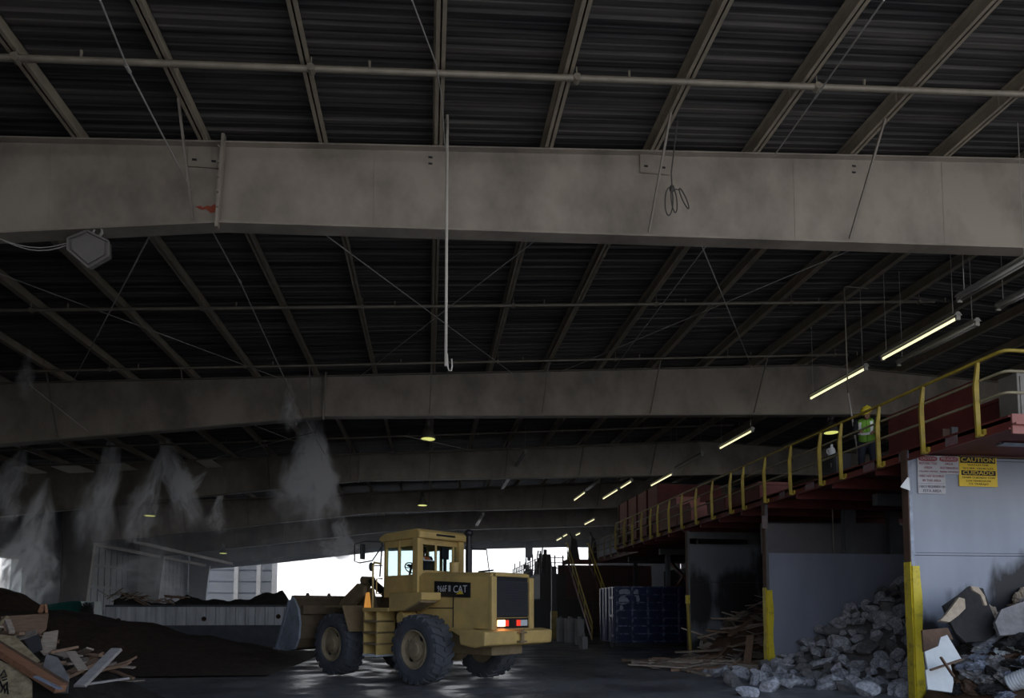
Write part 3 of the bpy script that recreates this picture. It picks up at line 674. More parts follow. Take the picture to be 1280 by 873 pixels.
# staircase at the far end
t = thing('steel_staircase', (9.7, 39, 0), 'steep steel staircase with yellow handrails beyond the blue container', 'staircase'); o = t.location
sy0, sy1 = 36.0, YE
for x in (9.02, 10.40):
    MB(o).bar((x, sy0, .05), (x, sy1, DK - .05), .05, .26).build('stringer', 'beam_red', t)
for i in range(17):
    f = (i + 1) / 18; MB(o).box(9.05, 10.38, sy0 + (sy1 - sy0) * f - .14, sy0 + (sy1 - sy0) * f + .14, DK * f - .02, DK * f + .02).build('tread', 'rust_steel', t)
for x in (9.0, 10.42):
    g = MB(o); g.tube([(x, sy0 - .05, .02), (x, sy0 - .05, 1.05), (x, sy1, DK + 1.1), (x, sy1 + .5, DK + 1.1)], .04); g.build('handrail', 'stair_yellow', t)
    MB(o).tube([(x, sy0, .58), (x, sy1, DK + .55)], .028).build('handrail', 'stair_yellow', t)
    for f in (.25, .5, .75, 1.0):
        y = sy0 + (sy1 - sy0) * f; MB(o).box(x - .022, x + .022, y - .022, y + .022, DK * f, DK * f + 1.08).build('baluster', 'stair_yellow', t)

# ------------------------------------------------------------------ storage bays: dividers, posts, guards
def divider(n, px, Yw, ztop_, zseam, ztopost, zguard, base, stain, labs, upper=None, upback=0):
    xe = at(px, 760, Y=Yw).x
    t = thing('bay_divider', (xe, Yw, 0), labs, 'divider wall', 'steel divider walls between the storage bays'); o = t.location
    m = wall_plate('divider_paint', base, zseam, [(cx - xe, cz, rx, rz) for cx, cz, rx, rz in stain])
    g = MB(o); g.box(xe, 16, Yw, Yw + .10, 0, zseam - .012); g.build('plate', m, t)
    zu = upper or ztop_
    g = MB(o); g.box(xe, 16, Yw + .012 + upback, Yw + .09 + upback, zseam, zu); g.build('plate', m if not upback else 'bay_top', t)
    if not upback:
        g = MB(o)
        for z in ((zseam + .05), zu - .05): g.box(xe + .05, 16, Yw + .004, Yw + .012, z - .008, z)
        g.build('seam', 'dark_steel', t)
    g = MB(o); g.box(xe - .10, xe - .075, Yw - .02, Yw + .15, 0, ztopost); g.build('post_flange', 'rust_steel', t)
    g = MB(o); g.box(xe - .08, xe + .0, Yw - .02, Yw + .02, 0, ztopost); g.build('post_web', 'column_grey' if n else 'scraped_steel', t)
    if n < 2:
        g = MB(o); N_ = 10; rows = []
        rr = random.Random(n)
        for k in range(N_ + 1):
            z = zguard * k / N_; bx = .03 * math.sin(k * 1.4 + n) if k < 6 else 0
            dent = .018 if (n == 0 and 3 <= k <= 4) else 0
            rows.append([(xe - .13 + bx * .3 + dent, Yw - .05, z), (xe - .13 + bx * .3 + dent, Yw + .13, z), (xe - .10, Yw + .13, z), (xe - .10, Yw - .04, z)])
        for A, B in zip(rows, rows[1:]): g.hexa(A + B)
        g.build('guard', 'guard_yellow', t)
        g = MB(o)
        for k in range(N_):
            z0, z1 = zguard * .97 * k / N_, zguard * .97 * (k + 1) / N_; d0 = .02 * math.sin(k * 1.1); d1 = .02 * math.sin((k + 1) * 1.1)
            g.hexa([(xe - .10, Yw - .075, z0), (xe + .07 + d0, Yw - .075, z0), (xe + .07 + d0, Yw - .03, z0), (xe - .10, Yw - .03, z0), (xe - .10, Yw - .075, z1), (xe + .07 + d1, Yw - .075, z1), (xe + .07 + d1, Yw - .03, z1), (xe - .10, Yw - .03, z1)])
        g.build('guard', 'guard_yellow', t)
    else:
        g = MB(o); g.tube([(xe - .06, Yw - .1, .02), (xe - .10, Yw - .12, .8), (xe - .14, Yw - .12, 1.6), (xe - .15, Yw - .1, 2.2)], .06, 8); g.build('guard', 'rail_yellow', t)
        g = MB(o); g.box(xe - .2, xe - .08, Yw - .16, Yw - .03, 1.95, 2.25); g.build('guard', 'guard_yellow', t)
    return t, xe
w1z = at(1160, 571, Y=11.95).z; w1s = at(1147, 694, Y=11.95).z
wx1 = at(1145, 760, Y=11.95).x
pa = lambda px, py, Yw: at(px, py, Y=Yw)
q1, q2 = pa(1280, 790, 11.95), pa(1250, 720, 11.95)
D1, xe1 = divider(0, 1145, 11.95, w1z, w1s, DK + .02, at(1145, 703, Y=11.95).z, (.31, .34, .40), [(q1.x - .1, q1.z - .1, 1.5, 1.25), (q2.x + .75, q2.z - .45, 1.35, .85), (xe1_ := pa(1160, 790, 11.95).x, 1.15, .35, .6)], 'nearest blue grey divider wall with caution signs and yellow guarded post')
q1, q2, q3 = pa(925, 745, 23.25), pa(950, 720, 23.25), pa(872, 745, 23.25)
D2, xe2 = divider(1, 962, 17.59, 0, at(962, 691, Y=17.59).z, DK + .02, at(962, 735, Y=17.59).z, (.25, .27, .335), [], 'middle divider wall behind the broken concrete heap, with yellow guard', upper=at(1000, 655, Y=17.9).z, upback=.32)
D3, xe3 = divider(2, 863, 23.25, 0, at(863, 728, Y=23.25).z, DK - .3, 2.2, (.15, .165, .185), [(q1.x, q1.z, 1.0, 1.2), (q2.x + .7, q2.z - .2, 1.1, 1.6), (q3.x, q3.z - .1, .6, 1.3), (q1.x, 0, 4, .9)], 'far divider wall with black soot stains behind the scrap wood heap', upper=at(900, 681, Y=23.25).z)
# brown beam lying on the nearest divider, stubs and grey beam above it
b0 = at(1197, 571, Y=11.95)
g = MB((b0.x, 11.95, w1z)); g.box(b0.x, 16, 11.9, 12.1, w1z + .005, min(w1z + .22, DK - .07)); tag(g.build('timber_beam', 'rust_steel'), 'brown beam lying on top of the wall with the caution signs', 'beam')
a0, a1 = at(1188, 553, Y=12.2), at(1195, 535, Y=12.2)
t = thing('beam_stub', (a0.x, 12.2, w1z), 'short grey and rust steel stub in front of the red platform beam', 'steel post')
MB(t.location).box(a0.x, a1.x, 12.15, 12.2, w1z - .05, a1.z).build('flange', 'column_grey', t); MB(t.location).box(a0.x - .16, a0.x, 12.2, 12.24, w1z - .05, a1.z - .03).build('web', 'rust_steel', t)
a0 = at(1250, 541, Y=10.9); a1 = at(1250, 555, Y=10.9)
g = MB((a0.x, 10.9, a1.z)); g.box(a0.x, 16, 10.9, 10.92, a1.z, a0.z); g.box(a0.x, 16, 10.82, 11.0, a0.z, a0.z + .02); g.box(a0.x, 16, 10.82, 11.0, a1.z - .02, a1.z); tag(g.build('steel_beam', 'scraped_steel'), 'grey steel beam under the near end of the red platform', 'beam')
# support bent standing behind the middle divider
t = thing('support_frame', (12, 17.75, 0), 'dark grey post and beam frame standing over the middle divider wall', 'support frame'); o = t.location
za, zb_ = at(1080, 607, Y=17.7).z, at(1080, 620, Y=17.7).z
x0 = at(1041, 612, Y=17.7).x
g = MB(o); g.box(x0, 15.8, 17.70, 17.82, zb_, za); g.box(x0, 15.8, 17.68, 17.84, za - .02, za); g.box(x0, 15.8, 17.68, 17.84, zb_, zb_ + .02); g.build('beam', 'column_grey', t)
for pxa, pxb in ((1056, 1070), (1112, 1124)):
    xa, xb = at(pxa, 650, Y=17.7).x, at(pxb, 650, Y=17.7).x
    g = MB(o); g.box(xa, xb, 17.70, 17.72, 0, zb_); g.box(xa, xb, 17.86, 17.88, 0, zb_); g.box((xa + xb) / 2 - .01, (xa + xb) / 2 + .01, 17.7, 17.88, 0, zb_); g.build('column', 'column_grey', t)
xa = at(1041, 650, Y=17.7).x
g = MB(o); g.tube([(xa, 17.7, zb_ - .05), (xa, 17.7, 3.0)], .02); g.build('conduit', 'pipe_grey', t)
a0, a1 = at(890, 667, Y=23.4), at(960, 678, Y=23.4)
t = thing('support_frame', (10.5, 23.4, 0), 'dark grey post and beam frame over the far stained divider wall', 'support frame'); o = t.location
g = MB(o); g.box(xe3 + .1, 15.8, 23.36, 23.5, 4.35, 4.6); g.build('beam', 'column_grey', t)
for pxa, pxb in ((937, 947),):
    xa, xb = at(pxa, 670, Y=23.4).x, at(pxb, 670, Y=23.4).x; g = MB(o); g.box(xa, xb, 23.38, 23.4, 0, 4.35); g.box(xa, xb, 23.5, 23.52, 0, 4.35); g.box((xa + xb) / 2 - .01, (xa + xb) / 2 + .01, 23.4, 23.5, 0, 4.35); g.build('column', 'column_grey', t)
g = MB((16.1, 22, 0)); g.box(16.1, 16.25, 9, 44, 0, 4.3); tag(g.build('push_wall', 'dark_steel'), 'dark wall closing the back of the storage bays', 'wall')

# signs
def sign_frame(px0, py0, px1, py1, lab, m):
    a, b = at(px0, py1, Y=11.93), at(px1, py0, Y=11.93)
    t = thing('safety_sign', ((a.x + b.x) / 2, 11.93, (a.z + b.z) / 2), lab, 'sign')
    w, h = b.x - a.x, b.z - a.z
    g = MB(); g.box(-w / 2, w / 2, .0, .014, -h / 2, h / 2); g.build('panel', m, t, bevel=0)
    return t, w, h
FR = Euler((math.radians(90), 0, 0)).to_matrix().to_4x4()
def line(t, text, size, x, z, m, width=None):
    M = Matrix.Translation(V((x, -.004, z))) @ FR
    ob = lettering(text, size, m, t, M)
    if width:
        xs_ = [v.co.x for v in ob.data.vertices]; k = width / (max(xs_) - min(xs_))
        for v in ob.data.vertices: v.co.x = x + (v.co.x - x) * k
    return ob
def plate(t, x0, x1, z0, z1, m, name='header_band', d=.003):
    MB().box(x0, x1, -d, .0, z0, z1).build(name, m, t)
t, w, h = sign_frame(1199.5, 571, 1245.5, 608, 'yellow and black caution sign in two languages on the nearest wall', 'sign_yellow')
plate(t, -.46 * w, .46 * w, h * .26, h * .455, 'sign_black'); plate(t, -.44 * w, .46 * w, -h * .14, h * .02, 'sign_black')
line(t, 'CAUTION', h * .20, 0, h * .36, 'sign_yellow', w * .86); line(t, 'WATCH FOR', h * .085, 0, h * .195, 'sign_black', w * .56); line(t, 'WORK VEHICLES', h * .085, 0, h * .085, 'sign_black', w * .8)
line(t, 'CUIDADO', h * .17, 0, -h * .06, 'sign_yellow', w * .80)
line(t, 'TENER CUIDADO CON', h * .085, 0, -h * .215, 'sign_black', w * .86); line(t, 'LOS VEHICULOS', h * .085, 0, -h * .32, 'sign_black', w * .64); line(t, 'DE TRABAJO', h * .085, 0, -h * .42, 'sign_black', w * .5)
t, w, h = sign_frame(1147.3, 571, 1198.6, 592, 'white sign with red oval headings, left of the yellow caution sign', 'sign_white')
for sx_, head, l2, l3, l4 in ((-.25, 'CAUTION', 'RESTRICTED', 'AREA', 'CALLARD DRIVERS'), (.25, 'PELIGRO', 'AREA', 'RESTRINGIDA', 'PERSONAL AUTORIZADO')):
    g = MB()
    n = 20; g.prism([(sx_ * w + w * .225 * math.copysign(abs(math.cos(q)) ** .5, math.cos(q)), -.003, h * .33 + h * .14 * math.copysign(abs(math.sin(q)) ** .6, math.sin(q))) for q in [2 * math.pi * i / n for i in range(n)]], (0, .003, 0)); g.build('header_band', 'sign_red', t)
    line(t, head, h * .20, sx_ * w, h * .33, 'sign_white', w * .36); line(t, l2, h * .19, sx_ * w, h * .06, 'sign_redtext', w * (.42 if len(l2) > 5 else .2)); line(t, l3, h * .19, sx_ * w, -h * .17, 'sign_redtext', w * (.42 if len(l3) > 5 else .2)); line(t, l4, h * .13, sx_ * w, -h * .38, 'sign_redtext', w * .45)
t, w, h = sign_frame(1148, 592.5, 1181.5, 617, 'white hard hat notice below the red headed sign', 'sign_white')
line(t, 'HARD HAT REQUIRED', h * .17, 0, h * .36, 'sign_redtext', w * .92); line(t, 'IN THIS AREA', h * .17, 0, h * .14, 'sign_redtext', w * .66)
line(t, 'CASCO REQUERIDO EN', h * .17, 0, -h * .16, 'sign_greytext', w * .94); line(t, 'ESTA AREA', h * .20, 0, -h * .37, 'sign_greytext', w * .66)
plate(t, -.46 * w, .46 * w, -.01 * h, .0 * h, 'sign_greytext', 'divider_line')
# small white floodlight on the nearest post
a = at(1132, 606, Y=11.8)
t = thing('post_floodlight', a, 'small white floodlight fixed to the rusty post beside the signs', 'floodlight')
s_ = .013
P_ = lambda x, y, d: at(1132 + x, 606 + y, Y=11.8 + d)
g = MB(a); g.hexa([P_(-7, 3, -.06), P_(6, 8, -.06), P_(6, 8, .1), P_(-5, 4, .1), P_(2, -9, -.06), P_(4, -9, -.06), P_(5, -8, .1), P_(3, -8, .1)]); g.build('reflector', 'bucket_white', t, bevel=.01)
g = MB(a); g.tube([P_(4, 0, .05), (xe1 - .1, 11.98, a.z + .05), (xe1 - .09, 12.0, a.z + .05)], .02); g.build('bracket', 'lamp_housing', t)
# small notice on the second post
a0, a1 = at(952, 645, Y=17.56), at(959, 661, Y=17.56)
tag(MB((a0.x, 17.55, a1.z)).box(a0.x, a1.x, 17.54, 17.555, a1.z, a0.z).build('notice', 'placard'), 'small pale notice on the post of the middle divider wall', 'notice')

# ------------------------------------------------------------------ blue roll-off container
bY = at(770, 811, Z=0).y + .2; bx0 = at(770, 780, Y=bY).x; bz = at(770, 734, Y=bY).z; bx1 = bx0 + 6.0; bd = 2.45
t = thing('roll_off_container', (bx0 + 3, bY + 1.2, 0), 'dark blue steel roll-off container with grid ribs, under the platform', 'container'); o = t.location
g = MB(o); w = .05
g.box(bx0, bx1, bY, bY + w, .28, bz); g.box(bx0, bx1, bY + bd - w, bY + bd, .28, bz); g.box(bx1 - w, bx1, bY, bY + bd, .28, bz); g.box(bx0, bx1, bY, bY + bd, .22, .28)
g.build('body', 'container_blue', t)
for i in range(9):
    x = bx0 + i * .72; MB(o).box(x, x + .07, bY - .06, bY, .22, bz).build('rib', 'rib_blue', t)
for k in range(8):
    z = .28 + (bz - .28) * k / 7; MB(o).box(bx0, bx1, bY - .045, bY, z - .025, z + .03).build('rib', 'rib_blue', t)
g = MB(o); g.box(bx0 - .05, bx0, bY, bY + bd, .28, bz); g.build('door', 'container_blue', t)
for k in range(5):
    y = bY + .1 + k * (bd - .3) / 4; MB(o).box(bx0 - .12, bx0 - .05, y, y + .09, .28, bz - .02).build('door_rib', 'scraped_steel' if k in (1, 3) else 'container_blue', t)
for z in (.5, 1.4, 2.2): MB(o).box(bx0 - .14, bx0 - .10, bY + .05, bY + .5, z, z + .1).build('hinge', 'scraped_steel', t)
for x in (bx0 + .15, bx1 - .4): 
    for y in (bY + .35, bY + bd - .45): MB(o).cone((x, y, .12), (x, y + .14, .12), .12, n=14).build('roller', 'dark_steel', t)
for y in (bY + .6, bY + bd - .75): MB(o).box(bx0 - .1, bx1, y, y + .12, .02, .22).build('skid', 'dark_steel', t)
# scraped paint: bare patches on the first panels
rr = random.Random(5)
for cx, cz, sx_, sz_ in ((bx0 + .40, bz - .25, .28, .17), (bx0 + .36, bz - .62, .28, .22), (bx0 + .95, bz - .28, .14, .2), (bx0 + .25, bz - .95, .10, .15), (bx0 + 1.02, bz - .55, .1, .2)):
    n = 12; g = MB(o); g.prism([(cx + sx_ * math.cos(q) * rr.uniform(.7, 1.1), bY - .004, cz + sz_ * math.sin(q) * rr.uniform(.7, 1.1)) for q in [2 * math.pi * i / n for i in range(n)]], (0, .003, 0)); g.build('bare_patch', 'scraped_steel', t)

# ------------------------------------------------------------------ heaps
def chunk(name, m, n, seed, sx=1, sy=1, sz=1, cuts=12, sub=3):
    rr = random.Random(seed); bm = bmesh.new(); bmesh.ops.create_icosphere(bm, subdivisions=sub, radius=1)
    planes = [(V((rr.gauss(0, 1), rr.gauss(0, 1), rr.gauss(0, 1))).normalized(), rr.uniform(.42, .78)) for _ in range(cuts)]
    for v in bm.verts:
        for nn, d in planes:
            e = v.co.dot(nn) - d
            if e > 0: v.co -= nn * e
        v.co += V(noise.noise_vector(v.co * 2.6 + V((seed, 0, 0)))) * .06
        v.co = V((v.co.x * sx, v.co.y * sy, v.co.z * sz))
    me = bpy.data.meshes.new(name); bm.to_mesh(me); bm.free(); me.materials.append(MT[m]); return me
def heap_mesh(name, m, x0, x1, y0, y1, h, nx=50, ny=40, rough=.1, nsc=1.3, drop=.12):
    bm = bmesh.new(); vs = []
    for i in range(nx + 1):
        row = []
        for j in range(ny + 1):
            x = x0 + (x1 - x0) * i / nx; y = y0 + (y1 - y0) * j / ny
            z = h(x, y)
            z += rough * noise.fractal(V((x * nsc, y * nsc, 3.3)), 1, 2, 5) * min(1, max(z, 0) * 2)
            if i in (0, nx) or j in (0, ny): z = min(z, 0) - .02
            row.append(bm.verts.new((x, y, max(z - 0, -.05))))
        vs.append(row)
    for i in range(nx):
        for j in range(ny): bm.faces.new((vs[i][j], vs[i + 1][j], vs[i + 1][j + 1], vs[i][j + 1]))
    # closed underside
    rim = [vs[i][0] for i in range(nx + 1)] + [vs[nx][j] for j in range(1, ny + 1)] + [vs[i][ny] for i in range(nx - 1, -1, -1)] + [vs[0][j] for j in range(ny - 1, 0, -1)]
    bm.faces.new(rim[::-1])
    me = bpy.data.meshes.new(name); bm.to_mesh(me); bm.free(); me.shade_smooth(); me.materials.append(MT[m])
    ob = bpy.data.objects.new(name, me); C.objects.link(ob); return ob
def interp(x, pts):
    if x <= pts[0][0]: return pts[0][1]
    for (a, p), (b, q) in zip(pts, pts[1:]):
        if x <= b: return p + (q - p) * (x - a) / (b - a)
    return pts[-1][1]
# broken concrete in the bay between the first two dividers
def h_rock(x, y):
    z = interp(x, [(7.5, -.1), (8.6, .12), (9.6, .36), (10.4, .80), (11.2, 1.45), (12.2, 2.05), (13.2, 2.55), (16, 3.2)]) - .12 * (17.4 - y)
    return z + .02
ob = heap_mesh('concrete_rubble', 'rock_dark', 8.2, 15.9, 12.15, 17.5, lambda x, y: h_rock(x, y) - .25, 60, 45, .10, 2.2)
tag(ob, 'dusty fines under the broken concrete heap between two divider walls', 'rubble', kind='stuff')
CH = [chunk('concrete_chunk', 'rock_grey', 0, s, *sc) for s, sc in ((1, (1, .8, .7)), (2, (1.1, .7, .6)), (3, (.9, .9, .75)), (4, (1.2, .6, .55)), (5, (1, 1, .5)), (6, (.8, .7, .8)))]
CHD = [chunk('concrete_chunk', 'rock_dark', 0, s, *sc) for s, sc in ((11, (1, .8, .7)), (12, (1.1, .7, .6)))]
rr = random.Random(21); placed = []; tries = 0
while len(placed) < 290 and tries < 9000:
    tries += 1
    x = rr.uniform(7.3, 15.0); y = rr.uniform(12.3, 17.3)
    z = h_rock(x, y)
    if z < -.25 or (x < 9.6 and y < 12.2 + r) : continue
    if x < 8.8 and y < 14.6: continue
    r = rr.choice((.15, .19, .23, .26, .30, .36)) if x > 9 else rr.choice((.14, .2, .27))
    z = max(z, r * .35)
    if any((V((x, y, z)) - p).length < (r + q) * .60 for p, q in placed): continue
    placed.append((V((x, y, z)), r))
for px, py, r in ((916, 842, .34), (944, 840, .24), (960, 847, .28), (985, 844, .26), (1010, 838, .32), (1040, 846, .28), (1070, 826, .32), (1108, 842, .28), (932, 852, .26), (1085, 852, .30)):
    q = at(px, py, Z=.3); placed.append((V((q.x, q.y, r * .4)), r))
for p, r in placed:
    dark = rr.random() < .22
    o = bpy.data.objects.new('concrete_chunk', rr.choice(CHD if dark else CH)); C.objects.link(o); o.location = p; o.scale = (r * rr.uniform(1, 1.25),) * 3
    o.rotation_euler = (rr.uniform(-.6, .6), rr.uniform(-.6, .6), rr.uniform(0, 6.3))
    tag(o, 'grey broken concrete chunk in the heap between the first two divider walls', 'concrete chunk', 'broken concrete chunks in the bay')
# scrap wood in the next bay
def plank_mesh(name, m, L, w, t_, seed):
    rr = random.Random(seed); g = MB()
    n = 5; rows = []
    for i in range(n + 1):
        x = -L / 2 + L * i / n; dw = rr.uniform(.75, 1) if i in (0, n) else 1; bow = rr.uniform(-.01, .01)
        j0 = rr.uniform(-.06, .06) * (1 if i in (0, n) else 0)
        rows.append([(x + j0, -w / 2 * dw, -t_ / 2 + bow), (x - j0, w / 2 * dw, -t_ / 2 + bow), (x - j0, w / 2 * dw, t_ / 2 + bow), (x + j0, -w / 2 * dw, t_ / 2 + bow)])
    bm = g.bm; vs = [[bm.verts.new(p) for p in r] for r in rows]
    for A, B in zip(vs, vs[1:]):
        for k in range(4): bm.faces.new((A[k], A[(k + 1) % 4], B[(k + 1) % 4], B[k]))
    bm.faces.new(vs[0]); bm.faces.new(vs[-1][::-1])
    bmesh.ops.recalc_face_normals(bm, faces=bm.faces)
    me = bpy.data.meshes.new(name); bm.to_mesh(me); bm.free(); me.materials.append(MT[m]); return me
PL = [plank_mesh('scrap_plank', m, L, w, t_, i) for i, (m, L, w, t_) in enumerate((('wood_grey', 1.3, .14, .035), ('wood_grey', .9, .22, .02), ('wood_brown', 1.1, .10, .05), ('wood_brown', .7, .16, .03), ('wood_pale', .8, .12, .02), ('wood_grey', .55, .3, .02), ('wood_grey', 1.8, .10, .05)))]
def h_wood(x, y): 
    d = max(0, 1 - math.hypot((x - 12.0) / 2.9, (y - 22.3) / 2.7))
    return 2.1 * d + .05
ob = heap_mesh('wood_litter', 'rag_brown', 8.6, 15.4, 18.6, 23.2, lambda x, y: h_wood(x, y) - .14, 40, 30, .12)
tag(ob, 'splinters and dust under the scrap wood heap by the far divider', 'litter', kind='stuff')
rr = random.Random(4)
def scatter_planks(n, fn, zf, lab, grp, meshes, tilt=.35, smin=.7, smax=1.15):
    for i in range(n):
        x, y = fn(); me = rr.choice(meshes)
        o = bpy.data.objects.new('scrap_plank', me); C.objects.link(o); o.location = (x, y, zf(x, y) + rr.uniform(.03, .12))
        o.rotation_euler = (rr.uniform(-tilt, tilt), rr.uniform(-tilt, tilt), rr.uniform(0, 6.3)); s_ = rr.uniform(smin, smax); o.scale = (s_, s_, s_)
        tag(o, lab, 'plank', grp)
def polar(cx, cy, rx, ry):
    def f():
        a_ = rr.uniform(0, 6.28); q = math.sqrt(rr.random()); return cx + rx * q * math.cos(a_), min(cy + ry * q * math.sin(a_), 22.9)
    return f
scatter_planks(170, polar(11.6, 21.4, 2.8, 2.5), h_wood, 'weathered broken plank in the scrap wood heap before the stained wall', 'scrap planks in the heap', PL)
scatter_planks(75, lambda: (rr.uniform(6.6, 10.4), rr.uniform(17.6, 21.2)), lambda x, y: .0, 'thin wood scrap lying flat on the floor left of the concrete heap', 'flat wood scraps on the floor', PL, tilt=.05, smin=.8, smax=1.5)
def one_plank(px, py, qx, qy, Y0, Y1, w, t_, m, lab, name='scrap_plank', cat='plank', grp=None):
    a, b = at(px, py, Y=Y0), at(qx, qy, Y=Y1)
    g = MB(a); g.bar(a, b, w, t_); return tag(g.build(name, m, bevel=.006), lab, cat, grp)
one_plank(934, 830, 938, 795, 19.0, 19.6, .22, .05, 'wood_brown', 'upright brown board leaning in front of the scrap wood heap')
one_plank(912, 795, 958, 762, 21.0, 22.3, .16, .06, 'wood_brown', 'long dark plank sticking up diagonally from the scrap wood heap')

# ------------------------------------------------------------------ mixed rubbish against the nearest wall
def h_rub(x, y): return max(0, interp(x, [(9.4, .05), (9.9, .7), (10.6, 1.35), (11.4, 1.75), (13, 2.2), (16, 2.4)]) * min(1, max(0, (y - 7.4)) / 3.6))
ob = heap_mesh('rubbish_base', 'rag_brown', 9.35, 15.8, 7.3, 11.9, h_rub, 40, 30, .1)
tag(ob, 'dark fine rubbish under the litter against the nearest divider wall', 'rubbish', kind='stuff')
def on_pile(px, py, up=0):
    """point of the rubbish pile's surface seen at a pixel"""
    y = 7.6
    while y < 11.8:
        p = at(px, py, Y=y)
        if p.z <= h_rub(p.x, p.y) + .10: return p + V((0, 0, up))
        y += .02
    return at(px, py, Y=11.6)
def slab(pts, Y, th, m, name, lab, cat, lean=.0, zref=None):
    """a board or sheet whose outline leans back against the wall"""
    P = []
    zs = [at(p[0], p[1], Y=Y).z for p in pts]; z0 = min(zs)
    for (px, py), z in zip(pts, zs): P.append(at(px, py, Y=Y + lean * (z - z0)))
    g = MB(P[0]); d = (P[1] - P[0]).cross(P[2] - P[0]).normalized()
    if d.y < 0: d = -d
    g.prism(P, d * th); return tag(g.build(name, m), lab, cat)
slab([(1180, 757), (1200, 743), (1212, 733), (1229, 736), (1234, 750), (1244, 775), (1245, 793), (1232, 802), (1207, 803), (1195, 792), (1188, 778)], 10.9, .06, 'roofing_dark', 'roofing_slab', 'big black sheet of roofing leaning against the nearest divider wall', 'roofing sheet', .35)
slab([(1175, 776), (1183, 768), (1199, 747), (1206, 749), (1207, 761), (1198, 770), (1187, 778)], 10.8, .07, 'foam_tan', 'foam_board', 'torn tan foam board on the edge of the black roofing sheet', 'foam board', .35)
slab([(1214, 733), (1223, 734), (1231, 745), (1234, 757), (1231, 757), (1226, 744), (1216, 738)], 10.75, .03, 'foam_tan', 'foam_strip', 'thin tan torn strip on top of the black roofing sheet', 'foam strip', .3)
slab([(1156, 815), (1173, 808), (1176, 797), (1184, 794), (1203, 826), (1160, 838)], 10.2, .03, 'drywall_white', 'drywall_board', 'white broken board leaning right beside the yellow guard, upper piece', 'board', .5)
slab([(1157, 838), (1188, 828), (1192, 853), (1190, 866), (1160, 862)], 9.8, .03, 'drywall_white', 'drywall_board', 'white broken board at the bottom beside the yellow guard, lower piece', 'board', .4)
slab([(1153, 788), (1185, 785), (1192, 800), (1176, 797), (1172, 808), (1155, 815)], 10.8, .04, 'rag_brown', 'panel_scrap', 'dark brown panel scrap behind the upper white board', 'panel', .3)
slab([(1252, 762), (1280, 752), (1300, 750), (1300, 790), (1250, 795), (1244, 778)], 10.6, .06, 'bag_grey', 'panel_scrap', 'grey brown panel right of the black roofing sheet', 'panel', .5)
one_plank(1163, 838, 1202, 825, 9.7, 9.9, .04, .03, 'rag_brown', 'thin dark stick lying across the white boards, longer one', 'stick', 'stick')
one_plank(1176, 822, 1192, 846, 9.6, 9.7, .04, .03, 'rag_brown', 'thin dark stick crossing over the white boards, shorter one', 'stick', 'stick')
def crumple(name, m, seed, sx=1, sy=1, sz=.6, amp=.34):
    bm = bmesh.new(); bmesh.ops.create_icosphere(bm, subdivisions=4, radius=1)
    for v in bm.verts:
        p = v.co.copy(); q = p * 1.3 + V((seed * 3.1, 0, 0))
        d = 1 - abs(noise.noise(q)) * 2.0; e = abs(noise.noise(q * 2.3)); f = abs(noise.noise(q * 4.7))
        v.co = p * (.75 + amp * d - .30 * e - .16 * f); v.co = V((v.co.x * sx, v.co.y * sy, v.co.z * sz))
    me = bpy.data.meshes.new(name); bm.to_mesh(me); bm.free(); me.materials.append(MT[m]); return me
def torn(name, m, seed):
    rr_ = random.Random(seed); bm = bmesh.new(); n = 14
    g_ = {}
    for i in range(n + 1):
        for j in range(n + 1):
            x, y = i / n * 2 - 1, j / n * 2 - 1
            if math.hypot(x, y) > .75 + .45 * noise.noise(V((x * 1.5 + seed, y * 1.5, 0))): continue
            z = .30 * (abs(noise.noise(V((x * 1.6, y * 1.6, seed)))) - .3) + .16 * abs(noise.noise(V((x * 4, y * 4, seed + 9)))) - .12 * x * x
            g_[i, j] = bm.verts.new((x, y, z))
    for i in range(n):
        for j in range(n):
            k = [(i, j), (i + 1, j), (i + 1, j + 1), (i, j + 1)]
            if all(q in g_ for q in k): bm.faces.new([g_[q] for q in k])
    for v in [v for v in bm.verts if not v.link_faces]: bm.verts.remove(v)
    r_ = bmesh.ops.solidify(bm, geom=bm.faces[:], thickness=.02)
    me = bpy.data.meshes.new(name); bm.to_mesh(me); bm.free(); me.materials.append(MT[m]); return me
BAGS = [crumple('rubbish_bag', m, s, *sc) for s, m, sc in ((31, 'bag_blue', (1.2, .9, .6)), (32, 'bag_grey', (1, 1, .7)), (33, 'bag_blue', (1, 1.2, .5)), (34, 'rag_brown', (1.1, .8, .6)), (35, 'bag_grey', (1.3, .8, .5)), (36, 'roofing_dark', (1.2, 1, .5)), (37, 'rag_brown', (1, 1, .6)), (38, 'roofing_dark', (1, .9, .6)), (39, 'dark_debris', (1.2, .8, .5)))]
TORN = [torn('torn_scrap', m, i) for i, m in enumerate(('bag_blue', 'sign_white', 'bag_grey', 'rag_brown', 'bag_blue'))]
rr = random.Random(9); pl_ = []
tries = 0
while len(pl_) < 95 and tries < 6000:
    tries += 1
    x = rr.uniform(9.55, 13.4); y = rr.uniform(8.3, 11.6); r = rr.choice((.18, .22, .28, .34, .42)); z = h_rub(x, y) + r * .12
    if any((V((x, y, z)) - p).length < (r + q) * .50 for p, q in pl_): continue
    if x < 9.9 and r > .2: continue
    pl_.append((V((x, y, z)), r))
    o = bpy.data.objects.new('rubbish_bag', rr.choice(BAGS)); C.objects.link(o); o.location = (x, y, z); o.scale = (r, r, r); o.rotation_euler = (rr.uniform(-.5, .5), rr.uniform(-.5, .5), rr.uniform(0, 6))
    tag(o, 'crumpled bag or rag in the rubbish pile against the nearest divider wall', 'rubbish bag', 'crumpled bags in the rubbish pile')
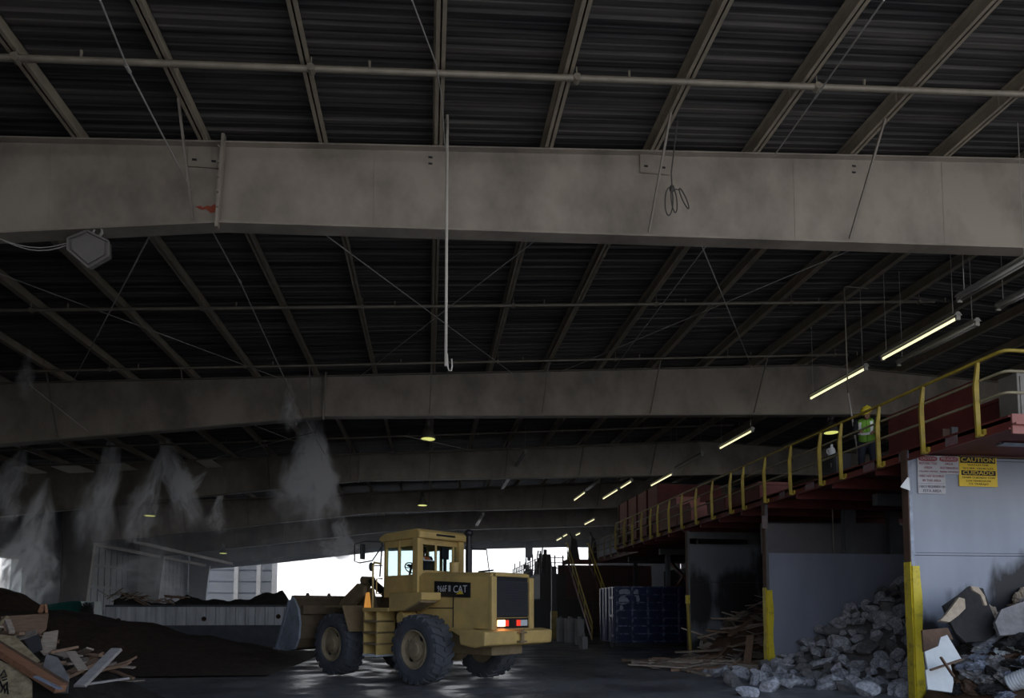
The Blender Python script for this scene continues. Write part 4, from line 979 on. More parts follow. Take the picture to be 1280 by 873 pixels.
for px, py, r in ((1203, 850, .22), (1217, 846, .26), (1233, 851, .24), (1248, 847, .26), (1212, 836, .2), (1227, 836, .24), (1252, 836, .22), (1243, 828, .2), (1262, 852, .2), (1216, 858, .24), (1238, 862, .24), (1262, 834, .24), (1196, 862, .2)):
    o = bpy.data.objects.new('rubbish_bag', rr.choice(BAGS)); C.objects.link(o); o.location = on_pile(px, py, .0); o.scale = (r, r, r); o.rotation_euler = (rr.uniform(-.5, .5), rr.uniform(-.5, .5), rr.uniform(0, 6))
    tag(o, 'crumpled bag or rag in the rubbish pile against the nearest divider wall', 'rubbish bag', 'crumpled bags in the rubbish pile')
for i in range(55):
    x = rr.uniform(9.7, 13.2); y = rr.uniform(8.9, 11.4); r = rr.uniform(.10, .24)
    o = bpy.data.objects.new('torn_scrap', rr.choice(TORN)); C.objects.link(o); o.location = (x, y, h_rub(x, y) + .12 + r * .3); o.scale = (r, r, r); o.rotation_euler = (rr.uniform(-.2, 1.0), rr.uniform(-.6, .6), rr.uniform(0, 6))
    tag(o, 'thin torn sheet scrap lying on the crumpled bags by the nearest divider wall', 'scrap', 'torn scraps on the rubbish pile')
for i, (px, py, Y, sz, m) in enumerate(((1251, 820, 9.3, .2, 'drywall_white'), (1268, 818, 9.3, .16, 'drywall_white'), (1222, 818, 9.4, .15, 'drywall_white'), (1205, 833, 9.2, .13, 'sign_white'), (1278, 752, 11.2, .22, 'foam_tan'), (1240, 765, 10.2, .14, 'foam_tan'))):
    o = bpy.data.objects.new('torn_sheet', torn('torn_sheet', m, 50 + i) if 'foam' not in m else crumple('foam_lump', m, 50 + i, 1.2, .8, .6)); C.objects.link(o); o.location = on_pile(px, py, .08); o.scale = (sz, sz, sz); o.rotation_euler = (.5, .2 * i, i)
    tag(o, ['white torn sheet in the rubbish, near the striped bucket', 'white torn sheet in the rubbish at the right edge', 'white torn scrap just below the black roofing sheet', 'small white scrap right of the white boards', 'tan foam lump at the right edge on top of the pile', 'tan foam lump right beside the black roofing sheet'][i], 'scrap')
o = bpy.data.objects.new('plastic_scrap', chunk('plastic_scrap', 'orange_plastic', 0, 77, 1, .6, .5)); C.objects.link(o); o.location = on_pile(1235, 841, .06); o.scale = (.09,) * 3
tag(o, 'small bright orange plastic scrap low in the rubbish pile', 'scrap')
a = on_pile(1276, 858, .10)
t = thing('plastic_bucket', a, 'white ribbed plastic bucket in the bottom right corner', 'bucket')
R_ = Matrix.Translation(a) @ Euler((math.radians(65), 0, math.radians(30))).to_matrix().to_4x4()
prof = [(.13, -.18)]
for k in range(8): prof += [(.135 + .004 * k, -.17 + .045 * k), (.145 + .004 * k, -.155 + .045 * k), (.135 + .004 * k, -.14 + .045 * k)]
g = MB(a); g.lathe(prof + [(.17, .2), (.15, .2), (.12, -.15)], R_, 20); g.build('body', 'bucket_white', t, smooth=True)
# ------------------------------------------------------------------ left side: mulch, long container, bins
crest = [(p.x, p.z) for p in [at(x, y, Y=24) for x, y in ((-60, 765), (60, 765), (100, 771), (130, 777), (166, 781), (188, 786), (215, 795), (255, 798), (290, 806), (343, 813), (380, 822), (420, 840))]]
A0 = at(-6, 733, Y=26.5); A1 = at(28, 743, Y=26.5); A2 = at(60, 762, Y=26.5)
def h_mul(x, y):
    zc_ = interp(x, crest); pr = min(1, max(0, (y - 18.6) / 5.0)); pr = pr * pr * (3 - 2 * pr) * .6 + pr * .4
    if y > 25.5: pr = max(0, 1 - (y - 25.5) / 3.4)
    a_ = interp(x, [(A0.x - 6, 2.3), (A0.x, A0.z), (A1.x, A1.z), (A2.x, A2.z), (A2.x + 2.5, 0)]) * max(0, 1 - abs(y - 26.5) / 4.2) ** .8
    return max(zc_ * pr, a_)
tag(heap_mesh('mulch_heap', 'mulch_soil', -22.2, -4.0, 18.0, 29.2, h_mul, 90, 60, .10, .9), 'wide low heap of dark brown mulch in front of the long pale container', 'mulch heap', kind='stuff')
cY = 29.6; cx0, cx1 = at(133, 757, Y=cY).x, at(359, 757, Y=cY).x; czt = at(200, 757.5, Y=cY).z; czm = at(250, 782, Y=cY).z; cd = 2.4
t = thing('open_container', ((cx0 + cx1) / 2, cY + 1.2, 0), 'long open container with pale ribbed side, heaped with dark debris, on the left', 'container'); o = t.location
g = MB(o); w = .06
g.box(cx0, cx1, cY, cY + w, .0, czt); g.box(cx0, cx1, cY + cd - w, cY + cd, .0, czt); g.box(cx0, cx0 + w, cY, cY + cd, 0, czt); g.box(cx1 - w, cx1, cY, cY + cd, 0, czt); g.box(cx0, cx1, cY, cY + cd, .1, .2)
g.build('body', 'container_white', t)
g = MB(o); g.box(cx0 + .1, cx1 - .02, cY - .14, cY, .0, czm); g.build('lower_side', 'container_dark', t)
n = 18
for i in range(n + 1):
    x = cx0 + (cx1 - cx0 - .08) * i / n; g = MB(o); g.hexa([(x, cY - .09, czm), (x + .08, cY - .09, czm), (x + .13, cY, czm), (x - .05, cY, czm), (x, cY - .09, czt - .04), (x + .08, cY - .09, czt - .04), (x + .13, cY, czt - .04), (x - .05, cY, czt - .04)]); g.build('rib', 'container_white', t)
MB(o).box(cx0, cx1, cY - .10, cY + .02, czt - .05, czt + .03).build('top_rail', 'container_dark', t)
for px, py in ((148, 776), (255, 774), (348, 771)):
    a = at(px, py, Y=cY - .1); g = MB(o); g.lathe([(.10, 0), (.10, .03), (.06, .03), (.06, .0)], Matrix.Translation(a) @ FR, 12); g.build('lashing_ring', 'rust_steel', t)
deb = [(p.x, p.z) for p in [at(x, y, Y=cY + 1.0) for x, y in ((125, 757), (140, 741), (158, 742), (185, 752), (215, 755), (232, 745), (252, 750), (285, 752), (312, 747), (330, 741), (352, 740), (362, 753))]]
ob = heap_mesh('container_debris', 'dark_debris', cx0 + .08, cx1 - .08, cY + .08, cY + cd - .08, lambda x, y: max(.3, interp(x, deb) - .35 * abs(y - cY - 1.1)), 60, 16, .12, 2)
tag(ob, 'dark shredded debris heaped in the long pale container', 'debris', kind='stuff')
rr = random.Random(14)
for i in range(26):
    x = cx0 + rr.uniform(-.3, 2.6); o = bpy.data.objects.new('scrap_plank', rr.choice(PL)); C.objects.link(o); s_ = rr.uniform(.6, 1.1); o.scale = (s_, s_, s_)
    o.location = (x, cY + rr.uniform(.2, 1.4), interp(x, deb) + rr.uniform(-.1, .12)); o.rotation_euler = (rr.uniform(-.3, .3), rr.uniform(-.5, .5), rr.uniform(-.7, .7))
    tag(o, 'broken plank on the left end of the heap in the long container', 'plank', 'planks in the long container')
t = thing('green_bin', (at(85, 765, Y=32).x, 33, 0), 'teal green waste bin half hidden behind the mulch heap', 'bin'); o = t.location
a, b, c, d = [at(x, y, Y=32) for x, y in ((57, 757), (90, 752), (102, 752), (106, 775))]
g = MB(o); g.prism([(a.x - 1.2, 32, 0), (d.x, 32, 0), (c.x, 32, c.z), (b.x, 32, b.z), (a.x - 1.2, 32, a.z - .2)], (0, 1.8, 0)); g.build('body', 'bin_green', t)
g = MB(o); g.bar((a.x - 1.2, 31.97, a.z - .22), (b.x, 31.97, b.z - .03), .06, .08); g.bar((b.x, 31.97, b.z - .03), (c.x, 31.97, c.z - .03), .06, .08); g.build('rim', 'bin_green', t)
for f in (.3, .7): 
    x = a.x + (c.x - a.x) * f; MB(o).box(x - .05, x + .05, 31.93, 32, 0, 1.6).build('rib', 'bin_green', t)
a, b = at(101, 753, Y=31), at(113, 768, Y=31)
t = thing('hose_drum', ((a.x + b.x) / 2, 31, b.z), 'pale blue curved hood between the teal bin and the long container', 'machine hood'); o = t.location
g = MB(o); ww = b.x - a.x
for q in range(9):
    q0, q1 = math.pi * q / 9, math.pi * (q + 1) / 9; cxm = (a.x + b.x) / 2
    g.bar((cxm + ww * .36 * math.cos(q0), 31.1, b.z + (a.z - b.z) * .7 * math.sin(q0)), (cxm + ww * .36 * math.cos(q1), 31.1, b.z + (a.z - b.z) * .7 * math.sin(q1)), .3, .09, up=(0, 1, 0))
g.build('arch', 'dark_steel', t)
g = MB(o); g.box(a.x, b.x, 31.3, 31.36, 0, a.z); g.build('sheet', 'bag_blue', t)

for i, (p, q, X) in enumerate((((182, 690), (275, 713), -20.9), ((196, 686), (330, 713), -18.5))):
    a, b = at(*p, X=X), at(*q, X=X); zz = (a.z + b.z) / 2
    g = MB((X, a.y, zz)); g.box(X - .08, X + .08, 44.2, 65.8, zz - .10, zz + .10); g.box(X - .12, X + .12, 44.2, 65.8, zz + .08, zz + .11)
    tag(g.build('eave_strut', 'girder_dark'), ['pale eave strut running back above the long container, lower one', 'pale eave strut running back above the long container, upper one'][i], 'strut')
# broken wood in the left foreground
def h_fore(x, y):
    e = interp(y, [(8.6, .2), (10.5, .9), (12, 1), (13.5, .75), (14.6, 0)])
    return interp(x, [(-10, 1.9), (-7.6, 1.75), (-6.6, 1.45), (-6.0, 1.1), (-5.5, .8), (-4.9, .35), (-4.3, .0)]) * e
ob = heap_mesh('wood_litter', 'dark_debris', -10, -4.2, 8.6, 14.7, lambda x, y: h_fore(x, y) - .22, 40, 40, .12, 1.5)
tag(ob, 'dark splinters under the broken timber in the left foreground', 'litter', kind='stuff')
rr = random.Random(33)
PF = [PL[i] for i in (0, 1, 2, 3, 5)]
for i in range(110):
    x = rr.uniform(-8.8, -5.35); y = rr.uniform(9.0, 13.2); o = bpy.data.objects.new('scrap_plank', rr.choice(PF)); C.objects.link(o)
    o.location = (x, y, max(.05, h_fore(x, y) - .10 + rr.uniform(-.03, .07))); s_ = rr.uniform(.5, .95); o.scale = (s_,) * 3; o.rotation_euler = (rr.uniform(-.4, .4), rr.uniform(-.4, .4), rr.uniform(0, 6))
    tag(o, 'small dark broken plank in the timber heap at the lower left', 'plank', 'small planks in the lower left heap')
slab([(-8, 792), (20, 796), (36, 812), (50, 826), (46, 829), (28, 826), (-8, 810)], 10.9, .02, 'osb_tan', 'chipboard_sheet', 'tan chipboard sheet above the orange beam in the left foreground', 'chipboard', .9)
cb = slab([(-8, 822), (30, 840), (40, 852), (40, 872), (-8, 876)], 9.9, .02, 'osb_tan', 'chipboard_sheet', 'tan chipboard sheet with dark marks below the orange beam, bottom left', 'chipboard', .9)
one_plank(-12, 806, 76, 862, 10.6, 9.9, .16, .10, 'wood_orange', 'long orange split beam at the bottom left corner')
one_plank(-8, 801, 82, 856, 10.75, 10.05, .10, .05, 'rag_brown', 'dark brown board lying along the orange split beam')
slab([(1, 771), (60, 767), (57, 786), (42, 800), (6, 792)], 12.2, .03, 'wood_brown', 'plywood_panel', 'dark brown plywood panel at the top of the left foreground heap', 'panel', .6)
one_plank(50, 766, 54, 757, 12.3, 12.4, .06, .06, 'wood_orange', 'short stake at the top of the left foreground heap')
one_plank(58, 767, 57, 756, 12.3, 12.35, .04, .04, 'wood_orange', 'thinner short stake right beside the other stake', 'scrap_plank')
one_plank(-3, 784, 9, 771, 11.6, 11.7, .07, .05, 'osb_tan', 'pale yellow splintered stick at the left edge of the heap')
one_plank(9, 776, 15, 791, 11.5, 11.3, .08, .06, 'wood_grey', 'short grey post stub at the left edge of the heap')
slab([(55, 791), (72, 788), (69, 810), (55, 820), (48, 812)], 11.6, .03, 'wood_grey', 'plywood_panel', 'upright dark grey panel in the middle of the left foreground heap', 'panel', .3)
slab([(30, 800), (48, 793), (52, 812), (40, 818)], 11.3, .03, 'dark_steel', 'plywood_panel', 'charcoal panel between the tan chipboard and the dark grey panel', 'panel', .4)
slab([(58, 818), (72, 822), (86, 846), (84, 866), (66, 866), (52, 840)], 10.4, .03, 'bag_grey', 'torn_carpet', 'mottled grey sheet at the bottom, right of the orange beam', 'sheet', .7)
one_plank(100, 858, 146, 812, 10.2, 10.9, .17, .05, 'wood_pale', 'grey red edged plank jutting up rightmost in the left foreground')
one_plank(88, 815, 104, 838, 10.9, 10.5, .14, .02, 'wood_grey', 'flat grey board slanting down left of the jutting plank')
one_plank(63, 816, 98, 809, 10.9, 11.1, .07, .04, 'wood_brown', 'thin brown board above the slanting grey board')
one_plank(92, 858, 162, 848, 10.3, 10.6, .10, .03, 'wood_pale', 'long flat board along the bottom, at the foot of the jutting plank')
one_plank(44, 846, 76, 862, 9.7, 9.6, .08, .02, 'bag_blue', 'bluish strip lying on the lower end of the orange beam')
# dark hand-painted marks on the lower chipboard sheet
L0 = at(-8, 876, Y=9.9); nrm = None
mk = MB(cb.location); rr = random.Random(2)
def on_sheet(px, py):
    zs = L0.z; y = 9.9
    for _ in range(12): p = at(px, py, Y=y - .012); y = 9.9 + .9 * (p.z - zs)
    return p
for stroke in (((1, 845), (5, 838), (8, 846), (2, 848)), ((3, 851), (9, 849)), ((5, 858), (9, 853), (9, 862)), ((1, 866), (5, 857), (6, 867), (9, 858), (10, 868)), ((0, 852), (3, 860))):
    mk.tube([on_sheet(*p) for p in stroke], .010, 5)
mo = mk.build('paint_mark', 'loader_black', cb)

# ------------------------------------------------------------------ far right: dark bay walls, rails, concrete blocks
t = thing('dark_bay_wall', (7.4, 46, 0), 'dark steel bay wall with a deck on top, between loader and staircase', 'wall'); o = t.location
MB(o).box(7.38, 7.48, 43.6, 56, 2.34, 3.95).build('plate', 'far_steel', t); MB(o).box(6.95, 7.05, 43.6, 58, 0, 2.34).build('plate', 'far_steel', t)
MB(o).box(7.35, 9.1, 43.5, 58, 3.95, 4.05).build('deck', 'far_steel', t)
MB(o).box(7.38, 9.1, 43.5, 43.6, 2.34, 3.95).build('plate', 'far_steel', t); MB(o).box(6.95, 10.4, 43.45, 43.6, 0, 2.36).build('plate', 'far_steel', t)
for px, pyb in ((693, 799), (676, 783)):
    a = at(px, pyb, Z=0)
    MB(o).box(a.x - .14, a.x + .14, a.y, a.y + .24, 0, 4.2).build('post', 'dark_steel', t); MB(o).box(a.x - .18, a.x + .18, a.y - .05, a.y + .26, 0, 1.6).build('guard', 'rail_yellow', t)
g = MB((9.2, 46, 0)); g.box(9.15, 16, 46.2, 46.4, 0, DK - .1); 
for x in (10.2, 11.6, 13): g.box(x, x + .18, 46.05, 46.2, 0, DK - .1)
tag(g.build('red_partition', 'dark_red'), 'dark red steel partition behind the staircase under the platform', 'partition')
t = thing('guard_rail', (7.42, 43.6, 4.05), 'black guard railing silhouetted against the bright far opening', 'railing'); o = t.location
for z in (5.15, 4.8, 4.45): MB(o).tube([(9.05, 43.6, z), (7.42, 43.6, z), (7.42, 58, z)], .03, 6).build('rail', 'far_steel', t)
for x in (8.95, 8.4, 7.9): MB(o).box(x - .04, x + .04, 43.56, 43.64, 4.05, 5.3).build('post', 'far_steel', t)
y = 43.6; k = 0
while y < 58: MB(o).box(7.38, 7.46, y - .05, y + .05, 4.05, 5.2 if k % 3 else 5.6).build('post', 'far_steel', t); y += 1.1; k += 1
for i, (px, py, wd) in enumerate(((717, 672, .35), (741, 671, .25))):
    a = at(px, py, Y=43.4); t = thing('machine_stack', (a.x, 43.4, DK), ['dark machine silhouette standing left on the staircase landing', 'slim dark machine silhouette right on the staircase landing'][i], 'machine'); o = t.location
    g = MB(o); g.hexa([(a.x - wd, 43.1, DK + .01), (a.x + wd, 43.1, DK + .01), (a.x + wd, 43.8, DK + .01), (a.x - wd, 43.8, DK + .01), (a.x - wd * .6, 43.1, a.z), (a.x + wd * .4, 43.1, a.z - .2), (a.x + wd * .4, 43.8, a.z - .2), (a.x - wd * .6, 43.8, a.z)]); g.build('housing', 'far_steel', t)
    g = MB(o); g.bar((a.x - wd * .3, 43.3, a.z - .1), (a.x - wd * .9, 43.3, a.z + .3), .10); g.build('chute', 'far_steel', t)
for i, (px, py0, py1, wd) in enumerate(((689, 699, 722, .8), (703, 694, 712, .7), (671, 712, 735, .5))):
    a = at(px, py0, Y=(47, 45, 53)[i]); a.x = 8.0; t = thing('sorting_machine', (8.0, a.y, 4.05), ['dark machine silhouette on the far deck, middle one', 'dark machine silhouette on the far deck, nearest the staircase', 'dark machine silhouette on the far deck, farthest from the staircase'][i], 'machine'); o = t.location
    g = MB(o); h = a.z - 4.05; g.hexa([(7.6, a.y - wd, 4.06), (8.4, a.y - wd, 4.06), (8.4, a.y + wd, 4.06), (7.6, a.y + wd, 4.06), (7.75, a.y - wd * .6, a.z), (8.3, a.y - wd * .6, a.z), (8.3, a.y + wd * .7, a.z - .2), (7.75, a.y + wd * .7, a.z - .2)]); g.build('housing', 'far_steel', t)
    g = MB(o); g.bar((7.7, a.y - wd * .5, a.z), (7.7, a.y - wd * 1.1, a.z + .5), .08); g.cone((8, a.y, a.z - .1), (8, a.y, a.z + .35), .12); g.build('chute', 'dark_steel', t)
for i, (px0, px1, pyb, Y) in enumerate(((698.5, 706, 803, 34.9), (709, 720, 805, 34.6), (722.5, 731, 807, 34.2), (728, 735, 812, 33.2))):
    a, b = at(px0, pyb, Z=0), at(px1, pyb, Z=0); top = .55 if i == 3 else 1.25
    g = MB((a.x, a.y, 0)); w_ = b.x - a.x
    g.box(a.x, b.x, a.y, a.y + .7, 0, top); g.box(a.x + w_ * .3, a.x + w_ * .7, a.y + .2, a.y + .5, top, top + .10)
    tag(g.build('concrete_block', 'concrete_block', bevel=.02), ['grey concrete block left of three, before the dark bay wall', 'wide grey concrete block, middle one before the dark bay wall', 'grey concrete block nearest the staircase foot', 'low concrete block on the floor at the staircase foot'][i], 'concrete block')
# fallen hanger on the end wall header
a = at(661, 690, Y=64)
g = MB(a); g.box(a.x - .35, a.x + .35, 63.8, 64.0, a.z - .6, a.z + .9); g.box(a.x - .15, a.x + .15, 63.75, 64.05, a.z - .9, a.z - .6); tag(g.build('exit_sign_box', 'dark_steel'), 'small dark box hanging at the top of the bright far opening', 'box')

# ------------------------------------------------------------------ the wheel loader
LD = thing('wheel_loader', (-.4, 17.8, 0), 'yellow articulated wheel loader with bucket raised low, facing away to the left', 'wheel loader', rz=math.radians(180 - 42) - PSI)
Y_ = 'loader_yellow'
def lp(name, m, fn, parent=LD, smooth=False, bevel=.02):
    g = MB(); fn(g); return g.build(name, m, parent, smooth, bevel)
RX = Matrix.Rotation(-math.pi / 2, 4, 'X')
def tire(x, sgn):
    yc = sgn * 1.1; r = .83
    T = Matrix.Translation((x, yc, r)) @ (RX if sgn > 0 else Matrix.Rotation(math.pi / 2, 4, 'X'))
    g = MB(); g.lathe([(.44, -.24), (.50, -.285), (.62, -.30), (.72, -.285), (.775, -.25), (.785, -.1), (.785, .1), (.775, .25), (.72, .285), (.62, .30), (.50, .285), (.44, .24), (.43, .1), (.43, -.1), (.44, -.24)], T, 40, caps=False)
    n = 22
    for k in range(n):
        for side in (-1, 1):
            a0 = 2 * math.pi * (k + (.5 if side > 0 else 0)) / n
            P = lambda a_, rr_, z_: T @ V((rr_ * math.cos(a_), rr_ * math.sin(a_), z_))
            da, sk = .075, .17
            pts = []
            for rr_ in (.765, .83):
                k2 = .92 if rr_ > .8 else 1
                pts += [P(a0 - da * k2, rr_, side * -.02), P(a0 + da * k2, rr_, side * -.02), P(a0 + sk + da * k2, rr_ - .02, side * .285), P(a0 + sk - da * k2, rr_ - .02, side * .285)]
            g.hexa(pts)
            pts = []
            for rr_, zz in ((.70, .29), (.81, .265)):
                pts += [P(a0 + sk - da, rr_, side * (zz - .03)), P(a0 + sk + da, rr_, side * (zz - .03)), P(a0 + sk + da, rr_, side * (zz + .012)), P(a0 + sk - da, rr_, side * (zz + .012))]
            g.hexa(pts)
    tr = g.build('tire', 'tire_rubber', LD)
    g = MB(); g.lathe([(.43, -.24), (.40, -.10), (.43, .18), (.46, .27), (.43, .28), (.41, .25), (.385, .20), (.30, .16), (.27, .165), (.255, .22), (.18, .24), (.17, .285), (.05, .29)], T, 32); rm = g.build('rim', 'rim_dusty', tr, smooth=False)
    for k in range(10):
        a_ = 2 * math.pi * k / 10; g = MB(); c0 = T @ V((.335 * math.cos(a_), .335 * math.sin(a_), .165)); g.cone(c0, c0 + V((0, sgn * .035, 0)), .022, n=6)
        o_ = g.build('rim', 'rim_dusty', tr); o_.name = 'wheel_nut'
    for k in (0, 1):
        a_ = .9 + k * math.pi; c0 = T @ V((.31 * math.cos(a_), .31 * math.sin(a_), .165)); g = MB(); g.box(c0.x - .05, c0.x + .05, c0.y - .02, c0.y + .02, c0.z - .05, c0.z + .05); g.build('hand_hole', 'loader_black', tr)
for x in (1.7, -1.7):
    for sgn in (1, -1): tire(x, sgn)
for x in (1.7, -1.7): lp('axle', 'loader_dusty', lambda g: (g.cone((x, -.85, .83), (x, .85, .83), .17), g.ball((x, 0, .83), (.36, .30, .34), 8)), bevel=0)
lp('rear_frame', 'loader_dusty', lambda g: (g.box(-3.4, -.25, -.52, .52, .72, 1.35), g.box(-.5, .15, -.3, .3, .6, 1.5)))
lp('front_frame', 'loader_dusty', lambda g: (g.prism([(.05, -.42, .62), (2.15, -.42, .62), (2.25, -.42, 1.2), (1.75, -.42, 2.2), (1.25, -.42, 2.35), (1.0, -.42, 1.6), (.05, -.42, 1.35)], (0, .10, 0)), g.prism([(.05, .32, .62), (2.15, .32, .62), (2.25, .32, 1.2), (1.75, .32, 2.2), (1.25, .32, 2.35), (1.0, .32, 1.6), (.05, .32, 1.35)], (0, .10, 0)), g.box(.1, 2.0, -.33, .33, .7, 1.3)))
# engine hood
def hood(g):
    w0, w1 = .74, .70
    P0 = [(-1.05, w0, 1.32), (-1.05, w0, 2.56), (-1.05, w0 - .12, 2.66)]; P1 = [(-3.50, w1, 1.32), (-3.50, w1, 2.50), (-3.50, w1 - .12, 2.60)]
    def ring(P): return [V(p) for p in P] + [V((p[0], -p[1], p[2])) for p in P[::-1]]
    A, B = ring(P0), ring(P1); va = [g.bm.verts.new(p) for p in A]; vb = [g.bm.verts.new(p) for p in B]; n = len(va)
    for i in range(n): g.bm.faces.new((va[i], va[(i + 1) % n], vb[(i + 1) % n], vb[i]))
    g.bm.faces.new(va[::-1]); g.bm.faces.new(vb)
hd = lp('engine_hood', Y_, hood)
for x0, x1, z0, z1 in ((-2.35, -1.12, 1.78, 1.80), (-2.36, -2.34, 1.34, 2.1)):
    lp('panel_gap', 'loader_black', lambda g: g.box(x0, x1, .715, .735, z0, z1), hd, bevel=0)
lp('vent_cap', 'loader_black', lambda g: g.box(-3.52, -3.50, -.58, .58, 2.40, 2.56), bevel=0)
gr = lp('radiator_grille', 'grille_black', lambda g: g.box(-3.53, -3.50, -.56, .56, 1.58, 2.50), bevel=0)
for k in range(22):
    z = 1.62 + k * .036; lp('louver', 'louver_grey', lambda g: g.hexa([(-3.57, -.55, z), (-3.53, -.55, z + .02), (-3.53, .55, z + .02), (-3.57, .55, z), (-3.57, -.55, z + .008), (-3.53, -.55, z + .03), (-3.53, .55, z + .03), (-3.57, .55, z + .008)]), gr, bevel=0)
lp('grille_frame', Y_, lambda g: (g.box(-3.60, -3.49, .56, .72, 1.30, 2.5), g.box(-3.60, -3.49, -.72, -.56, 1.30, 2.5), g.box(-3.58, -3.49, -.57, .57, 2.5, 2.58), g.box(-3.58, -3.49, -.57, .57, 1.28, 1.33)))
lb = lp('light_panel', 'loader_black', lambda g: g.box(-3.55, -3.50, -.56, .56, 1.33, 1.56), bevel=0)
for y, mA, mB_ in ((.40, 'tail_hot', 'tail_red'), (-.40, 'lens_white', 'tail_red')):
    s_ = 1 if y > 0 else -1
    lp('tail_light', mA, lambda g: g.box(-3.58, -3.55, min(y + s_ * .10, y - s_ * .13), max(y + s_ * .10, y - s_ * .13), 1.38, 1.52), lb, bevel=.008)
    lp('brake_light', mB_, lambda g: g.box(-3.575, -3.55, min(y - s_ * .14, y - s_ * .26), max(y - s_ * .14, y - s_ * .26), 1.38, 1.52), lb, bevel=.008)
def cw(g):
    prof = [(-2.95, 1.30), (-3.0, .98), (-3.45, .92), (-3.78, .98), (-3.80, 1.28), (-3.5, 1.32)]
    g.prism([(x, -1.16, z) for x, z in prof], (0, 2.30, 0))
lp('counterweight', Y_, cw, bevel=.04)
lp('tow_pin', 'loader_dusty', lambda g: (g.cone((-3.86, 0, 1.0), (-3.86, 0, 1.32), .04), g.box(-3.9, -3.78, -.12, .12, 1.02, 1.06), g.box(-3.9, -3.78, -.12, .12, 1.22, 1.26)))
lp('chassis_side', Y_, lambda g: (g.prism([(-2.95, .60, .98), (-3.0, .60, 1.34), (-1.1, .60, 1.34), (-1.1, .60, 1.1), (-2.3, .60, 1.25)], (0, .13, 0)), g.prism([(-2.95, -.73, .98), (-3.0, -.73, 1.34), (-1.1, -.73, 1.34), (-1.1, -.73, 1.1), (-2.3, -.73, 1.25)], (0, .13, 0))))
# name plate with lettering on the left of the hood
npl = lp('name_plate', 'loader_black', lambda g: g.hexa([(-2.92, .715, 2.03), (-1.72, .732, 2.06), (-1.72, .757, 2.06), (-2.92, .740, 2.03), (-2.92, .715, 2.37), (-1.72, .732, 2.44), (-1.72, .757, 2.44), (-2.92, .740, 2.37)]), bevel=0)
LM = Matrix(((-1, 0, 0, 0), (0, 0, 1, 0), (0, 1, 0, 0), (0, 0, 0, 1)))   # text x -> -x, y -> z, facing +y
M = Matrix.Translation((-2.06, .757, 2.24)) @ LM; ob = lettering('966F II', .21, 'decal_grey', npl, M, sx=.82)
M = Matrix.Translation((-2.60, .748, 2.22)) @ LM; ob = lettering('CAT', .24, 'decal_grey', npl, M)
lp('logo_triangle', 'sign_yellow', lambda g: g.prism([(-2.48, .746, 2.11), (-2.72, .743, 2.11), (-2.60, .745, 2.20)], (0, .007, 0)), npl, bevel=0)
# rear fender block, step, ladder
lp('rear_fender', Y_, lambda g: [g.prism([(-1.95, y0, 1.98), (-1.4, y0, 1.74), (-.72, y0, 1.70), (-.72, y0, 2.16), (-1.95, y0, 2.16)], (0, .60, 0)) for y0 in (.74, -1.34)], bevel=.025)
lp('platform', Y_, lambda g: [g.box(-.72, .32, y0, y0 + .62, 1.70, 1.80) for y0 in (.74, -1.36)], bevel=.01)
lp('fender_flap', 'loader_dusty', lambda g: g.prism([(-1.95, .90, 1.92), (-1.40, .90, 1.72), (-1.40, .90, 1.76), (-1.95, .90, 1.96)], (0, .48, 0)), bevel=0)
lp('air_tank', Y_, lambda g: g.cone((-1.02, .80, 1.55), (-1.02, 1.22, 1.55), .16, n=16), smooth=False)
lad = lp('ladder', Y_, lambda g: (g.box(-.30, -.24, .80, 1.36, .62, 1.70), g.box(.22, .28, .80, 1.36, .62, 1.70), g.box(-.30, .28, .80, .84, .62, 1.70)), bevel=.01)
for z in (.62, .90, 1.18, 1.46): lp('step', 'loader_dusty' if z > .7 else 'lens_white', lambda g: g.box(-.30, .28, .84, 1.38, z - .03, z + .03), lad, bevel=.006)
for z in (.76, 1.04, 1.32, 1.58): lp('riser', Y_, lambda g: g.box(-.24, .22, .98, 1.02, z - .10, z + .10), lad, bevel=0)
lp('handrail', Y_, lambda g: g.tube([(-.02, 1.30, 1.80), (-.02, 1.30, 2.86), (.04, 1.22, 2.94), (.30, .82, 2.94)], .028))
lp('handrail', Y_, lambda g: g.tube([(.30, .78, 2.16), (.42, .86, 2.16), (.42, .86, 2.55), (.28, .78, 2.55)], .02), bevel=0)
lp('amber_signal', 'amber_signal', lambda g: g.prism([(.32, 1.08, 1.78), (.32, 1.30, 1.78), (.32, 1.24, 2.18), (.32, 1.14, 2.20)], (.05, 0, 0)))
# front fenders
for sgn in (1, -1):
    lp('front_fender', 'loader_dusty', lambda g: (g.hexa([(.80, sgn * .78, 1.18), (.84, sgn * 1.40, 1.18), (.88, sgn * 1.40, 1.18), (.86, sgn * .78, 1.18), (1.12, sgn * .78, 1.86), (1.12, sgn * 1.42, 1.86), (1.16, sgn * 1.42, 1.82), (1.16, sgn * .78, 1.82)]), g.box(1.1, 2.05, min(sgn * .78, sgn * 1.42), max(sgn * .78, sgn * 1.42), 1.80, 1.86)))
